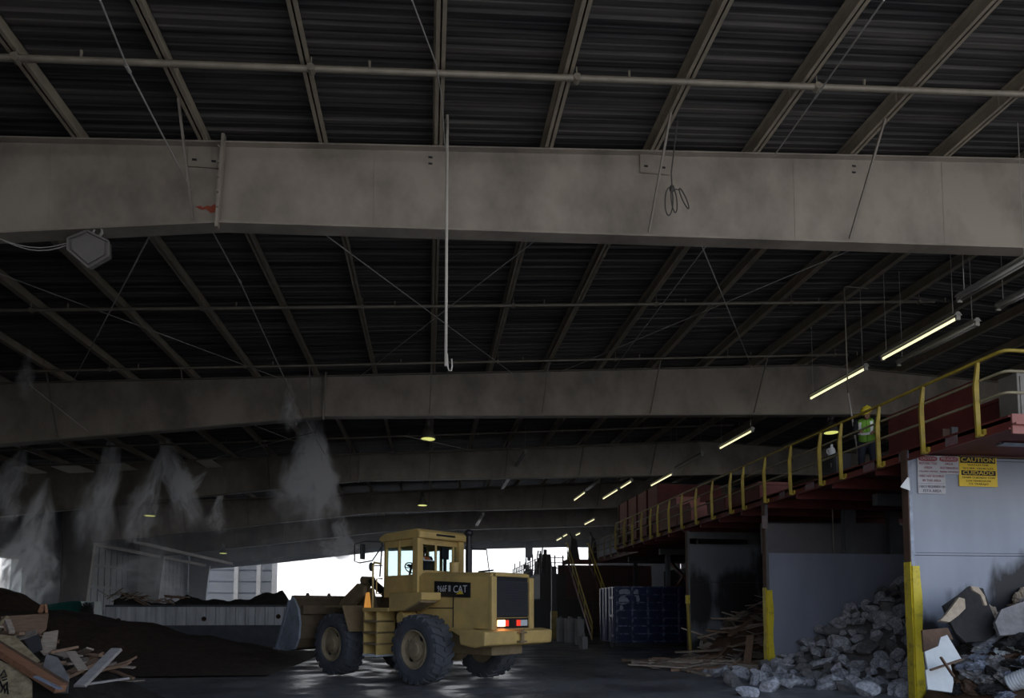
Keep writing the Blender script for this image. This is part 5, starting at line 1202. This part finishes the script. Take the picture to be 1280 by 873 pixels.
# cab
c0, c1, cy, cz0, cz1 = -1.05, .28, .74, 2.16, 3.72
cab = lp('cab', Y_, lambda g: (g.box(c0, c1, -cy, cy, cz0 - .1, cz0 + .03), g.box(c0 + .02, c1, cy - .05, cy, cz0, cz0 + .46), g.box(c0 + .02, c1, -cy, -cy + .05, cz0, cz0 + .46), g.box(c1 - .06, c1, -cy, cy, cz0, cz0 + .40), g.box(c0, c0 + .06, -cy, cy, cz0, cz0 + .58)))
lp('roof', Y_, lambda g: (g.prism([(c0 - .16, -cy - .06, 3.52), (c1 + .14, -cy - .06, 3.50), (c1 + .14, -cy - .06, 3.62), (c1 - .1, -cy - .06, 3.72), (c0 - .05, -cy - .06, 3.76), (c0 - .16, -cy - .06, 3.68)], (0, 2 * cy + .12, 0))), cab, bevel=.03)
lp('roof_vent', 'loader_black', lambda g: g.box(c0 - .175, c0 - .155, -.38, .25, 3.60, 3.65), cab, bevel=0)
for nm, x0, x1, y0, y1 in (('roll_bar', c0 - .08, c0 + .12, cy - .13, cy + .05), ('roll_bar', c0 - .08, c0 + .12, -cy - .05, -cy + .13), ('pillar', c1 - .09, c1, cy - .08, cy), ('pillar', c1 - .09, c1, -cy, -cy + .08), ('pillar', -.36, -.28, cy - .06, cy), ('pillar', -.36, -.28, -cy, -cy + .06), ('pillar', c0, c0 + .05, .08, .14), ('pillar', c0, c0 + .05, -.52, -.46)):
    lp(nm, Y_, lambda g: g.box(x0, x1, y0, y1, cz0 if nm == 'pillar' else 1.9, 3.55), cab, bevel=.012)
lp('window_header', Y_, lambda g: (g.box(c0, c1, cy - .06, cy - .01, 3.34, 3.54), g.box(c0, c1, -cy + .01, -cy + .06, 3.34, 3.54), g.box(c0, c0 + .06, -cy, cy, 3.38, 3.54), g.box(c1 - .06, c1, -cy, cy, 3.36, 3.54)), cab, bevel=0)
lp('window_pane', GLASS, lambda g: (g.box(c0 + .1, c1 - .08, cy - .035, cy - .028, cz0 + .46, 3.36), g.box(c0 + .1, c1 - .08, -cy + .028, -cy + .035, cz0 + .46, 3.36), g.box(c0 + .02, c0 + .028, -cy + .1, cy - .1, cz0 + .58, 3.40), g.box(c1 - .04, c1 - .032, -cy + .05, cy - .05, cz0 + .4, 3.38)), cab, bevel=0)
lp('grab_bar', 'lens_white', lambda g: g.tube([(c0 - .02, .55, 2.98), (c0 - .02, .12, 2.98)], .012), cab, bevel=0)
lp('seat', 'seat_black', lambda g: (g.box(-.62, -.12, -.25, .25, 2.36, 2.50), g.prism([(-.62, -.24, 2.46), (-.50, -.24, 2.46), (-.60, -.24, 3.02), (-.70, -.24, 3.02)], (0, .48, 0)), g.box(-.5, -.25, -.2, .2, 2.18, 2.36)), cab)
lp('steering_wheel', 'seat_black', lambda g: (g.tube([(.08 + .12 * math.sin(q) * .5, .20 * math.cos(q), 2.86 + .14 * math.sin(q)) for q in [2 * math.pi * i / 20 for i in range(21)]], .016), g.tube([(.08, 0, 2.86), (.2, 0, 2.5), (.2, 0, 2.2)], .03), g.tube([(.08, -.19, 2.86), (.08, .19, 2.86)], .012), g.tube([(.08, 0, 2.86), (-.1, .32, 2.93)], .012)), cab, bevel=0)
lp('headrest_screen', 'seat_black', lambda g: (g.box(c0 + .07, c0 + .15, -.40, -.16, 3.05, 3.36), g.box(c0 + .09, c0 + .14, -.34, -.24, 2.5, 3.1)), cab)
# exhaust, mirrors, rear rail
lp('exhaust_stack', 'loader_black', lambda g: (g.cone((-1.75, -.36, 2.60), (-1.75, -.36, 3.35), .085, n=14), g.cone((-1.75, -.36, 3.3), (-1.75, -.36, 3.62), .065, n=14), g.ball((-1.75, -.36, 3.68), (.11, .11, .10), 7)), smooth=False, bevel=0)
lp('air_cleaner', Y_, lambda g: g.cone((-1.40, -.20, 2.62), (-1.40, -.20, 2.95), .13, n=16), bevel=.02)
lp('guard_rail', 'loader_black', lambda g: (g.tube([(-1.75, -.42, 3.28), (-2.0, -.74, 3.28)], .022), g.tube([(-1.95, -.5, 2.70), (-2.25, -.74, 2.74)], .022), g.tube([(-2.0, -.74, 3.28), (-2.1, -.74, 2.7)], .012)), bevel=0)
mr = lp('mirror_bracket', 'loader_black', lambda g: (g.tube([(.30, .72, 3.52), (.60, 1.10, 3.52), (.78, 1.30, 3.45), (.78, 1.30, 3.0), (.70, 1.2, 2.96), (.5, .95, 3.02), (.32, .74, 3.44)], .018)), bevel=0)
lp('mirror', 'loader_black', lambda g: g.box(.70, .76, 1.02, 1.16, 3.06, 3.46), mr)
lp('work_lamp', 'loader_black', lambda g: (g.ball((.50, .98, 2.86), (.05, .07, .12), 7), g.tube([(.30, .76, 2.9), (.5, .96, 2.88)], .014), g.tube([(.31, .78, 3.5), (.34, .82, 2.6)], .02)), bevel=0)
# lift arms, cylinders, tilt linkage
for sgn in (1, -1):
    lp('lift_arm', 'loader_dusty', lambda g: g.prism([(1.15, sgn * .62, 2.38), (1.45, sgn * .62, 2.46), (2.2, sgn * .62, 2.02), (3.0, sgn * .62, 1.15), (3.12, sgn * .62, .85), (2.85, sgn * .62, .78), (2.2, sgn * .62, 1.42), (1.5, sgn * .62, 1.95), (1.15, sgn * .62, 2.12)], (0, sgn * .13, 0)))
    lp('lift_cylinder', 'loader_dusty', lambda g: (g.cone((1.0, sgn * .55, 1.2), (2.0, sgn * .55, 1.45), .09), g.cone((2.0, sgn * .55, 1.45), (2.5, sgn * .55, 1.56), .05)), bevel=0)
lp('tilt_lever', 'loader_dusty', lambda g: (g.prism([(1.9, -.10, 2.62), (2.15, -.10, 2.68), (2.42, -.10, 2.1), (2.30, -.10, 1.55), (2.05, -.10, 1.55), (2.08, -.10, 2.1)], (0, .2, 0)), g.cone((2.0, -.2, 2.58), (2.0, .2, 2.58), .11)))
lp('tilt_cylinder', 'loader_black', lambda g: (g.cone((1.2, 0, 2.2), (1.75, 0, 2.5), .11), g.cone((1.7, 0, 2.47), (2.0, 0, 2.6), .06)), bevel=0)
lp('tilt_link', 'loader_dusty', lambda g: g.bar((2.2, 0, 1.6), (3.05, 0, 1.5), .14, .16))
# bucket
bp = [(4.18, .66), (3.55, .60), (3.20, .68), (3.00, .95), (2.95, 1.35), (3.05, 1.75), (3.32, 2.10)]
def shell(g):
    inn = [(x + .05, z + .05) for x, z in bp]
    for (a, b), (c, d) in zip(zip(bp, bp[1:]), zip(inn, inn[1:])):
        g.hexa([(a[0], -1.52, a[1]), (b[0], -1.52, b[1]), (b[0], 1.52, b[1]), (a[0], 1.52, a[1]), (c[0], -1.52, c[1]), (d[0], -1.52, d[1]), (d[0], 1.52, d[1]), (c[0], 1.52, c[1])])
bk = lp('bucket', 'bucket_brown', shell, bevel=0)
lp('top_edge', 'bucket_brown', lambda g: (g.box(3.26, 3.44, -1.55, 1.55, 2.05, 2.14), *[g.prism([(3.30, y, 2.12), (3.42, y, 2.12), (3.36, y, 2.22)], (0, .08, 0)) for y in (-1.2, -.4, .35, 1.05)]), bk, bevel=0)
lp('back_rib', 'bucket_brown', lambda g: (g.box(2.88, 3.02, -1.5, 1.5, 1.62, 1.86), *[g.prism([(3.0, y, .75), (2.86, y, 1.0), (2.80, y, 1.5), (3.0, y, 1.8)], (0, .08, 0)) for y in (-.76, -.52, .44, .68)]), bk, bevel=0)
for y in (1.52, -1.58):
    lp('side_plate', 'bucket_steel', lambda g: g.prism([(4.20, y, .62), (3.55, y, .58), (3.16, y, .66), (2.98, y, .95), (2.93, y, 1.35), (3.03, y, 1.76), (3.30, y, 2.10), (3.42, y, 2.08), (3.62, y, 1.55)], (0, .06, 0)), bk, bevel=0)
    lp('side_cutter', 'bucket_steel', lambda g: g.bar((4.16, y + .03, .66), (3.48, y + .03, 2.0), .10, .10), bk, bevel=0)
lp('cutting_edge', 'bucket_steel', lambda g: g.box(4.0, 4.32, -1.6, 1.6, .60, .65), bk, bevel=0)

# ------------------------------------------------------------------ people
def sculpt(name, fn, m, parent, vox=.010, it=4):
    g = MB(); fn(g); me = bpy.data.meshes.new(name); g.bm.to_mesh(me); g.bm.free()
    tmp = bpy.data.objects.new(name, me); C.objects.link(tmp)
    md = tmp.modifiers.new('r', 'REMESH'); md.mode = 'VOXEL'; md.voxel_size = vox
    ms = tmp.modifiers.new('s', 'SMOOTH'); ms.factor = .5; ms.iterations = it
    dg = bpy.context.evaluated_depsgraph_get(); m2 = bpy.data.meshes.new_from_object(tmp.evaluated_get(dg)); bpy.data.objects.remove(tmp)
    m2.shade_smooth(); m2.materials.clear(); m2.materials.append(MT[m] if isinstance(m, str) else m)
    o = bpy.data.objects.new(name, m2); C.objects.link(o); o.parent = parent; return o
def person(root, J, vest, sleeve, hat=True, curl=.7):
    """J: joints in local coords (facing +x); one continuous body, clothing as children"""
    j = {k: V(v) for k, v in J.items()}
    hc = j['head']; fd = V(J['look']).normalized(); upv = V(J['headup']).normalized(); sd = upv.cross(fd).normalized()
    def body(g):
        H = lambda f, s, u: hc + fd * f + sd * s + upv * u
        Mx = Matrix((fd, sd, upv)).transposed().to_4x4()
        def el(c, r):
            M = Matrix.Translation(c) @ Mx @ Matrix.Diagonal((*r, 1)); bmesh.ops.create_uvsphere(g.bm, u_segments=20, v_segments=12, radius=1, matrix=M)
        el(H(0, 0, .02), (.095, .075, .115)); el(H(.03, 0, -.06), (.065, .055, .06)); el(H(.095, 0, -.01), (.022, .014, .026)); el(H(.10, 0, -.025), (.016, .018, .012))
        el(H(.083, 0, -.058), (.014, .028, .008)); el(H(.08, 0, -.075), (.012, .024, .007)); el(H(.075, 0, -.10), (.022, .025, .018))
        for s in (-1, 1):
            el(H(-.005, s * .076, -.005), (.022, .010, .033)); el(H(.078, s * .032, .018), (.014, .016, .009)); el(H(.075, s * .03, .04), (.016, .024, .008))
        g.capsule(j['neck'] - upv * .03, hc - upv * .06, .056, .05)
        g.capsule(j['pelvis'], j['waist'], .145, .13); g.capsule(j['waist'], j['chest'], .13, .15)
        for s, n in ((1, 'l'), (-1, 'r')):
            g.capsule(j['chest'], j['sh_' + n], .12, .075)
            g.capsule(j['sh_' + n], j['el_' + n], .058, .045); g.capsule(j['el_' + n], j['wr_' + n], .044, .030)
            g.capsule(j['pelvis'], j['hip_' + n], .13, .10); g.capsule(j['hip_' + n], j['kn_' + n], .092, .062); g.capsule(j['kn_' + n], j['an_' + n], .062, .042)
            ft = V((1, s * .12, 0)).normalized(); g.capsule(j['an_' + n] - V((.03, 0, .035)), j['an_' + n] + ft * .15 - V((0, 0, .045)), .045, .036)
            w = j['wr_' + n]; d = (w - j['el_' + n]).normalized(); dn = V((0, 0, -1)); dn = (dn - d * dn.dot(d)).normalized(); acr = d.cross(dn) * s
            g.capsule(w, w + d * .05, .030, .034)
            for q in (-.5, .5): g.capsule(w + d * .03 + acr * q * .03, w + d * .085 + acr * q * .045, .018, .016)
            for i, L in enumerate((.068, .078, .072, .056)):
                b = w + d * .088 + acr * (-.030 + .02 * i); k1 = b + (d * math.cos(.4 * curl) + dn * math.sin(.4 * curl)) * L * .5; k2 = k1 + (d * math.cos(1.3 * curl) + dn * math.sin(1.3 * curl)) * L * .35; k3 = k2 + (d * math.cos(2.1 * curl) + dn * math.sin(2.1 * curl)) * L * .25
                g.capsule(b, k1, .0095, .009); g.capsule(k1, k2, .009, .0085); g.capsule(k2, k3, .0085, .0075)
            tb = w + d * .03 - acr * .028; g.capsule(tb, tb + d * .03 - acr * .025 + dn * .012, .013, .011); g.capsule(tb + d * .03 - acr * .025 + dn * .012, tb + d * .06 - acr * .028 + dn * .03, .011, .009)
    bd = sculpt('body', body, 'skin', root, .0075, 3)
    def shirt(g):
        g.capsule(j['waist'], j['chest'], .145, .165)
        for n in 'lr': g.capsule(j['chest'], j['sh_' + n], .13, .088); g.capsule(j['sh_' + n], j['el_' + n], .072, .058); g.capsule(j['el_' + n], j['wr_' + n] * .92 + j['el_' + n] * .08, .058, .042)
    sculpt('shirt', shirt, sleeve, root, .014, 3)
    def trousers(g):
        g.capsule(j['pelvis'], j['waist'], .160, .150)
        for n in 'lr': g.capsule(j['pelvis'], j['hip_' + n], .145, .115); g.capsule(j['hip_' + n], j['kn_' + n], .108, .078); g.capsule(j['kn_' + n], j['an_' + n], .078, .062)
    sculpt('trousers', trousers, 'denim', root, .014, 3)
    def boots(g):
        for s, n in ((1, 'l'), (-1, 'r')):
            ft = V((1, s * .12, 0)).normalized(); g.capsule(j['an_' + n] - V((.03, 0, .03)), j['an_' + n] + ft * .16 - V((0, 0, .04)), .055, .045)
    sculpt('boots', boots, 'black_sleeve', root, .012, 2)
    # vest: open-sided loft round the trunk
    ax = (j['neck'] - j['waist']).normalized(); fwd = V((1, 0, 0)); fwd = (fwd - ax * fwd.dot(ax)).normalized(); lat = ax.cross(fwd)
    L = (j['neck'] - j['waist']).length
    secs = [(-.16, .19, .185), (0, .175, .175), (.25, .175, .18), (.5, .185, .20), (.75, .175, .21), (.92, .13, .19), (1.02, .085, .12)]
    def loft(secs, e=0, a0=0, a1=2 * math.pi, n=28):
        g = MB(); rows = []
        for u, rx, ry in secs:
            c = j['waist'] + ax * L * u; rows.append([g.bm.verts.new(c + fwd * (rx + e) * math.cos(q) + lat * (ry + e) * math.sin(q)) for q in [a0 + (a1 - a0) * i / n for i in range(n + 1)]])
        for A, B in zip(rows, rows[1:]):
            for i in range(n): g.bm.faces.new((A[i], A[i + 1], B[i + 1], B[i]))
        return g
    vo = loft(secs).build('vest', vest, root, smooth=True)
    md = vo.modifiers.new('t', 'SOLIDIFY'); md.thickness = .008
    def sec_at(u):
        for a, b in zip(secs, secs[1:]):
            if u <= b[0]:
                k = (u - a[0]) / (b[0] - a[0]); return (u, a[1] + (b[1] - a[1]) * k, a[2] + (b[2] - a[2]) * k)
        return secs[-1]
    for u in (.30,):
        s_ = loft([sec_at(u - .065), sec_at(u), sec_at(u + .065)], .010).build('reflective_band', 'reflective', vo, smooth=True)
    for q in (.62, -.62, math.pi - .6, math.pi + .6):
        s_ = loft([sec_at(u_) for u_ in (.36, .5, .62, .75, .85, .92)], .010, q - .17, q + .17, 5).build('reflective_strap', 'reflective', vo, smooth=True)
    if hat:
        Mx = Matrix.Translation(hc + upv * .055) @ Matrix((fd, sd, upv)).transposed().to_4x4()
        g = MB(); g.lathe([(.125, 0), (.128, .02), (.122, .06), (.10, .10), (.06, .125), (.015, .135)], Mx @ Matrix.Diagonal((1.12, .95, 1, 1)), 24)
        g.prism([Mx @ V((x, y, .0)) for x, y in ((.08, -.11), (.17, -.085), (.21, -.04), (.22, 0), (.21, .04), (.17, .085), (.08, .11))], (Mx.to_3x3() @ V((0, 0, .012))))
        g.bar(Mx @ V((-.1, 0, .12)), Mx @ V((.1, 0, .12)), .03, .03)
        g.build('hard_hat', 'hat_yellow', root, smooth=False)
    else:
        g = MB(); M = Matrix.Translation(hc + upv * .045 - fd * .012) @ Matrix((fd, sd, upv)).transposed().to_4x4() @ Matrix.Diagonal((.102, .083, .10, 1)); bmesh.ops.create_uvsphere(g.bm, u_segments=20, v_segments=12, radius=1, matrix=M); g.build('hair', 'hair', root, smooth=True)
    return bd
wk = thing('person', (10.36, 14.45, DK), 'person in yellow hard hat and green reflective vest, stooping on the platform behind the railing', 'person', rz=math.atan2(-.80, -.60))
person(wk, dict(pelvis=(-.10, 0, .84), waist=(-.03, 0, .96), chest=(.10, 0, 1.19), neck=(.19, 0, 1.34), head=(.29, .03, 1.43), look=(.8, -.45, -.55), headup=(.55, -.15, .85),
    sh_l=(.14, .19, 1.28), sh_r=(.14, -.19, 1.28), el_l=(.24, .27, 1.02), el_r=(.30, -.25, 1.02), wr_l=(.46, .17, .95), wr_r=(.52, -.14, .98),
    hip_l=(-.10, .10, .82), hip_r=(-.10, -.10, .82), kn_l=(.06, .13, .46), kn_r=(.04, -.12, .46), an_l=(-.04, .13, .09), an_r=(-.06, -.13, .09)), 'vest_green', 'black_sleeve')
import mathutils
lw = Matrix.Translation(LD.location) @ Matrix.Rotation(LD.rotation_euler.z, 4, 'Z')
op = thing('person', lw @ V((-.42, 0, 1.93)), 'person in an orange vest sitting at the wheel inside the loader cab', 'person', rz=LD.rotation_euler.z)
person(op, dict(pelvis=(0, 0, .66), waist=(-.02, 0, .80), chest=(-.03, 0, 1.04), neck=(-.01, 0, 1.20), head=(.02, 0, 1.33), look=(1, -.2, 0), headup=(0, 0, 1),
    sh_l=(-.03, .19, 1.14), sh_r=(-.03, -.19, 1.14), el_l=(.14, .27, .92), el_r=(.14, -.27, .92), wr_l=(.38, .16, .98), wr_r=(.38, -.16, .98),
    hip_l=(.02, .10, .66), hip_r=(.02, -.10, .66), kn_l=(.40, .14, .66), kn_r=(.40, -.14, .66), an_l=(.46, .14, .34), an_r=(.46, -.14, .34)), 'vest_orange', 'denim', hat=False)
# small yellow-green patch of the operator's vest sleeve is part of the vest

# ------------------------------------------------------------------ mist plumes
MIST = 34.0
def mist_mat(name, dens, seed, scale, stretch, thr):
    m = bpy.data.materials.new(name); m.use_nodes = True; nt = m.node_tree; N = nt.nodes; L = nt.links; N.clear()
    o = N.new('ShaderNodeOutputMaterial'); v = N.new('ShaderNodeVolumePrincipled'); L.new(v.outputs[0], o.inputs['Volume'])
    v.inputs['Color'].default_value = (.985, .99, 1, 1); v.inputs['Anisotropy'].default_value = .25
    # a jet that starts narrow at its top and widens downwards
    def math_(op, x, y=None, c=None):
        q = N.new('ShaderNodeMath'); q.operation = op
        for i, val in enumerate((x, y, c)):
            if val is None: continue
            if isinstance(val, (int, float)): q.inputs[i].default_value = val
            else: L.new(val, q.inputs[i])
        return q.outputs[0]
    tc = N.new('ShaderNodeTexCoord'); sp = N.new('ShaderNodeSeparateXYZ'); L.new(tc.outputs['Object'], sp.inputs[0])
    wn = N.new('ShaderNodeTexNoise'); wn.inputs['Scale'].default_value = 1.5; wn.inputs['Detail'].default_value = 3
    wm = N.new('ShaderNodeMapping'); wm.inputs['Location'].default_value = (seed * 2.3, 0, seed); L.new(tc.outputs['Object'], wm.inputs[0]); L.new(wm.outputs[0], wn.inputs['Vector'])
    ws = N.new('ShaderNodeVectorMath'); ws.operation = 'SUBTRACT'; L.new(wn.outputs['Color'], ws.inputs[0]); ws.inputs[1].default_value = (.5, .5, .5)
    wk_ = math_('MULTIPLY_ADD', sp.outputs['Z'], -.55, .65)
    wc = N.new('ShaderNodeVectorMath'); wc.operation = 'SCALE'; L.new(ws.outputs[0], wc.inputs[0]); L.new(math_('MULTIPLY', wk_, 1.7), wc.inputs['Scale'])
    wa = N.new('ShaderNodeVectorMath'); wa.operation = 'ADD'; L.new(tc.outputs['Object'], wa.inputs[0]); L.new(wc.outputs[0], wa.inputs[1])
    sp = N.new('ShaderNodeSeparateXYZ'); L.new(wa.outputs[0], sp.inputs[0])
    edge = N.new('ShaderNodeVectorMath'); edge.operation = 'LENGTH'; L.new(tc.outputs['Object'], edge.inputs[0])
    ef = N.new('ShaderNodeMapRange'); ef.inputs[1].default_value = 1.0; ef.inputs[2].default_value = .7; L.new(edge.outputs['Value'], ef.inputs[0])
    wid = math_('MAXIMUM', math_('MULTIPLY_ADD', sp.outputs['Z'], -.40, .50), .06)
    nx = math_('DIVIDE', sp.outputs['X'], wid); ny = math_('DIVIDE', sp.outputs['Y'], wid)
    cb = N.new('ShaderNodeCombineXYZ'); L.new(nx, cb.inputs[0]); L.new(ny, cb.inputs[1]); L.new(sp.outputs['Z'], cb.inputs[2])
    mp = N.new('ShaderNodeMapping'); mp.inputs['Location'].default_value = (seed, seed * 1.7, 0); mp.inputs['Scale'].default_value = stretch; L.new(cb.outputs[0], mp.inputs[0])
    n = N.new('ShaderNodeTexNoise'); n.inputs['Scale'].default_value = scale; n.inputs['Detail'].default_value = 5; n.inputs['Distortion'].default_value = 1.2; L.new(mp.outputs[0], n.inputs['Vector'])
    mr = N.new('ShaderNodeMapRange'); mr.inputs[1].default_value = thr; mr.inputs[2].default_value = thr + .35; L.new(n.outputs['Fac'], mr.inputs[0])
    r2 = math_('SQRT', math_('ADD', math_('MULTIPLY', nx, nx), math_('MULTIPLY', ny, ny)))
    fo = N.new('ShaderNodeMapRange'); fo.interpolation_type = 'SMOOTHSTEP'; fo.inputs[1].default_value = 1.0; fo.inputs[2].default_value = .1; L.new(r2, fo.inputs[0])
    vz = N.new('ShaderNodeMapRange'); vz.interpolation_type = 'SMOOTHSTEP'; vz.inputs[1].default_value = -1.0; vz.inputs[2].default_value = .6; vz.inputs[4].default_value = 2.2; L.new(sp.outputs['Z'], vz.inputs[0])
    mu = N.new('ShaderNodeMath'); mu.operation = 'MULTIPLY'; L.new(math_('MULTIPLY', math_('MULTIPLY', mr.outputs[0], fo.outputs[0]), ef.outputs[0]), mu.inputs[0]); L.new(vz.outputs[0], mu.inputs[1])
    m2 = N.new('ShaderNodeMath'); m2.operation = 'MULTIPLY'; L.new(mu.outputs[0], m2.inputs[0]); m2.inputs[1].default_value = dens * MIST; L.new(m2.outputs[0], v.inputs['Density'])
    return m
def mist(px, py, w, h, Y, dens, lab, seed, rot=0, scale=1.9, stretch=(1, 1, .8), thr=.42):
    c = at(px, py, Y=Y); k = Y / FPX
    me = bpy.data.meshes.new('mist_plume'); bm = bmesh.new(); bmesh.ops.create_icosphere(bm, subdivisions=3, radius=1); bm.to_mesh(me); bm.free()
    me.materials.append(mist_mat('mist_%d' % seed, dens, seed, scale, stretch, thr))
    o = bpy.data.objects.new('mist_plume', me); C.objects.link(o); o.location = c; o.scale = (w / 2 * k, min(w, h) / 2 * k, h / 2 * k); o.rotation_euler.y = rot
    tag(o, lab, 'mist', kind='stuff')
mist(384, 595, 130, 190, 27, .36, 'largest pale mist plume, above the loader bucket', 3, .12)
mist(408, 606, 70, 100, 27, .35, 'right lobe of the large mist plume, above the loader bucket', 11, -.15)
mist(362, 510, 44, 70, 20.8, .30, 'faint mist puff in front of the second girder', 4)
mist(424, 676, 80, 62, 36, .5, 'small bright mist plume over the bright opening, left of the cab', 5, .1)
mist(188, 615, 60, 150, 30, .50, 'left strand of the arched mist plume over the left lamp', 6, .30)
mist(222, 606, 70, 150, 30, .55, 'right strand of the arched mist plume over the left lamp', 7, -.30)
mist(128, 612, 76, 170, 30, .40, 'thin upright mist plume left of the arched one', 8, .22)
mist(240, 606, 40, 50, 30, .35, 'small mist wisp right of the arched plume', 12, .8)
mist(272, 640, 44, 66, 34, .35, 'small faint mist wisp under the third girder', 9, .1)
mist(36, 690, 110, 180, 31, .45, 'tall mist plume above the bright left doorway', 10, .22)
mist(12, 610, 70, 110, 30, .38, 'faint mist wisp at the left edge under the second girder', 14, .3)
mist(34, 468, 40, 70, 19.5, .25, 'faint small mist puff at the left edge before the second girder', 15)
mist(190, 720, 190, 110, 42, .03, 'thin bluish mist veil over the long container', 16, 0)
m = bpy.data.materials.new('far_haze'); m.use_nodes = True; nt = m.node_tree; nt.nodes.clear(); oo = nt.nodes.new('ShaderNodeOutputMaterial'); vv = nt.nodes.new('ShaderNodeVolumeScatter')
vv.inputs['Density'].default_value = .010; vv.inputs['Color'].default_value = (.9, .94, 1, 1); vv.inputs['Anisotropy'].default_value = .2; nt.links.new(vv.outputs[0], oo.inputs['Volume'])
MT['far_haze'] = m
tag(MB((0, 48, 0)).box(-19.5, XR - 1.5, 35.5, YB - .5, .02, 7.4).build('dust_haze', 'far_haze'), 'faint bluish dust haze filling the far end of the hall', 'haze', kind='stuff')

# ------------------------------------------------------------------ light
sc = bpy.context.scene
w = bpy.data.worlds.new('sky'); sc.world = w; w.use_nodes = True; nt = w.node_tree; N = nt.nodes; L = nt.links
bg = N['Background']; tc = N.new('ShaderNodeTexCoord'); sx = N.new('ShaderNodeSeparateXYZ'); L.new(tc.outputs['Generated'], sx.inputs[0])
cr = N.new('ShaderNodeValToRGB'); cr.color_ramp.elements[0].position = .0; cr.color_ramp.elements[0].color = (1, 1, 1, 1); cr.color_ramp.elements[1].position = .55; cr.color_ramp.elements[1].color = (.42, .62, 1.0, 1)
L.new(sx.outputs['Z'], cr.inputs[0]); L.new(cr.outputs[0], bg.inputs['Color']); bg.inputs['Strength'].default_value = 1.5
su = bpy.data.lights.new('sun', 'SUN'); su.energy = 4.0; su.angle = .01; su.color = (1, .95, .86)
so = bpy.data.objects.new('sun', su); C.objects.link(so); so.rotation_euler = (math.radians(28), math.radians(8), 0)
sc.view_settings.view_transform = 'Standard'; sc.view_settings.look = 'None'; sc.view_settings.gamma = 1; sc.view_settings.use_curve_mapping = False
sc.view_settings.exposure = 0.5
sc.cycles.max_bounces = 12; sc.cycles.diffuse_bounces = 4; sc.cycles.volume_bounces = 9; sc.cycles.volume_step_rate = 2; sc.cycles.sample_clamp_indirect = 6
sc.cycles.use_denoising = True
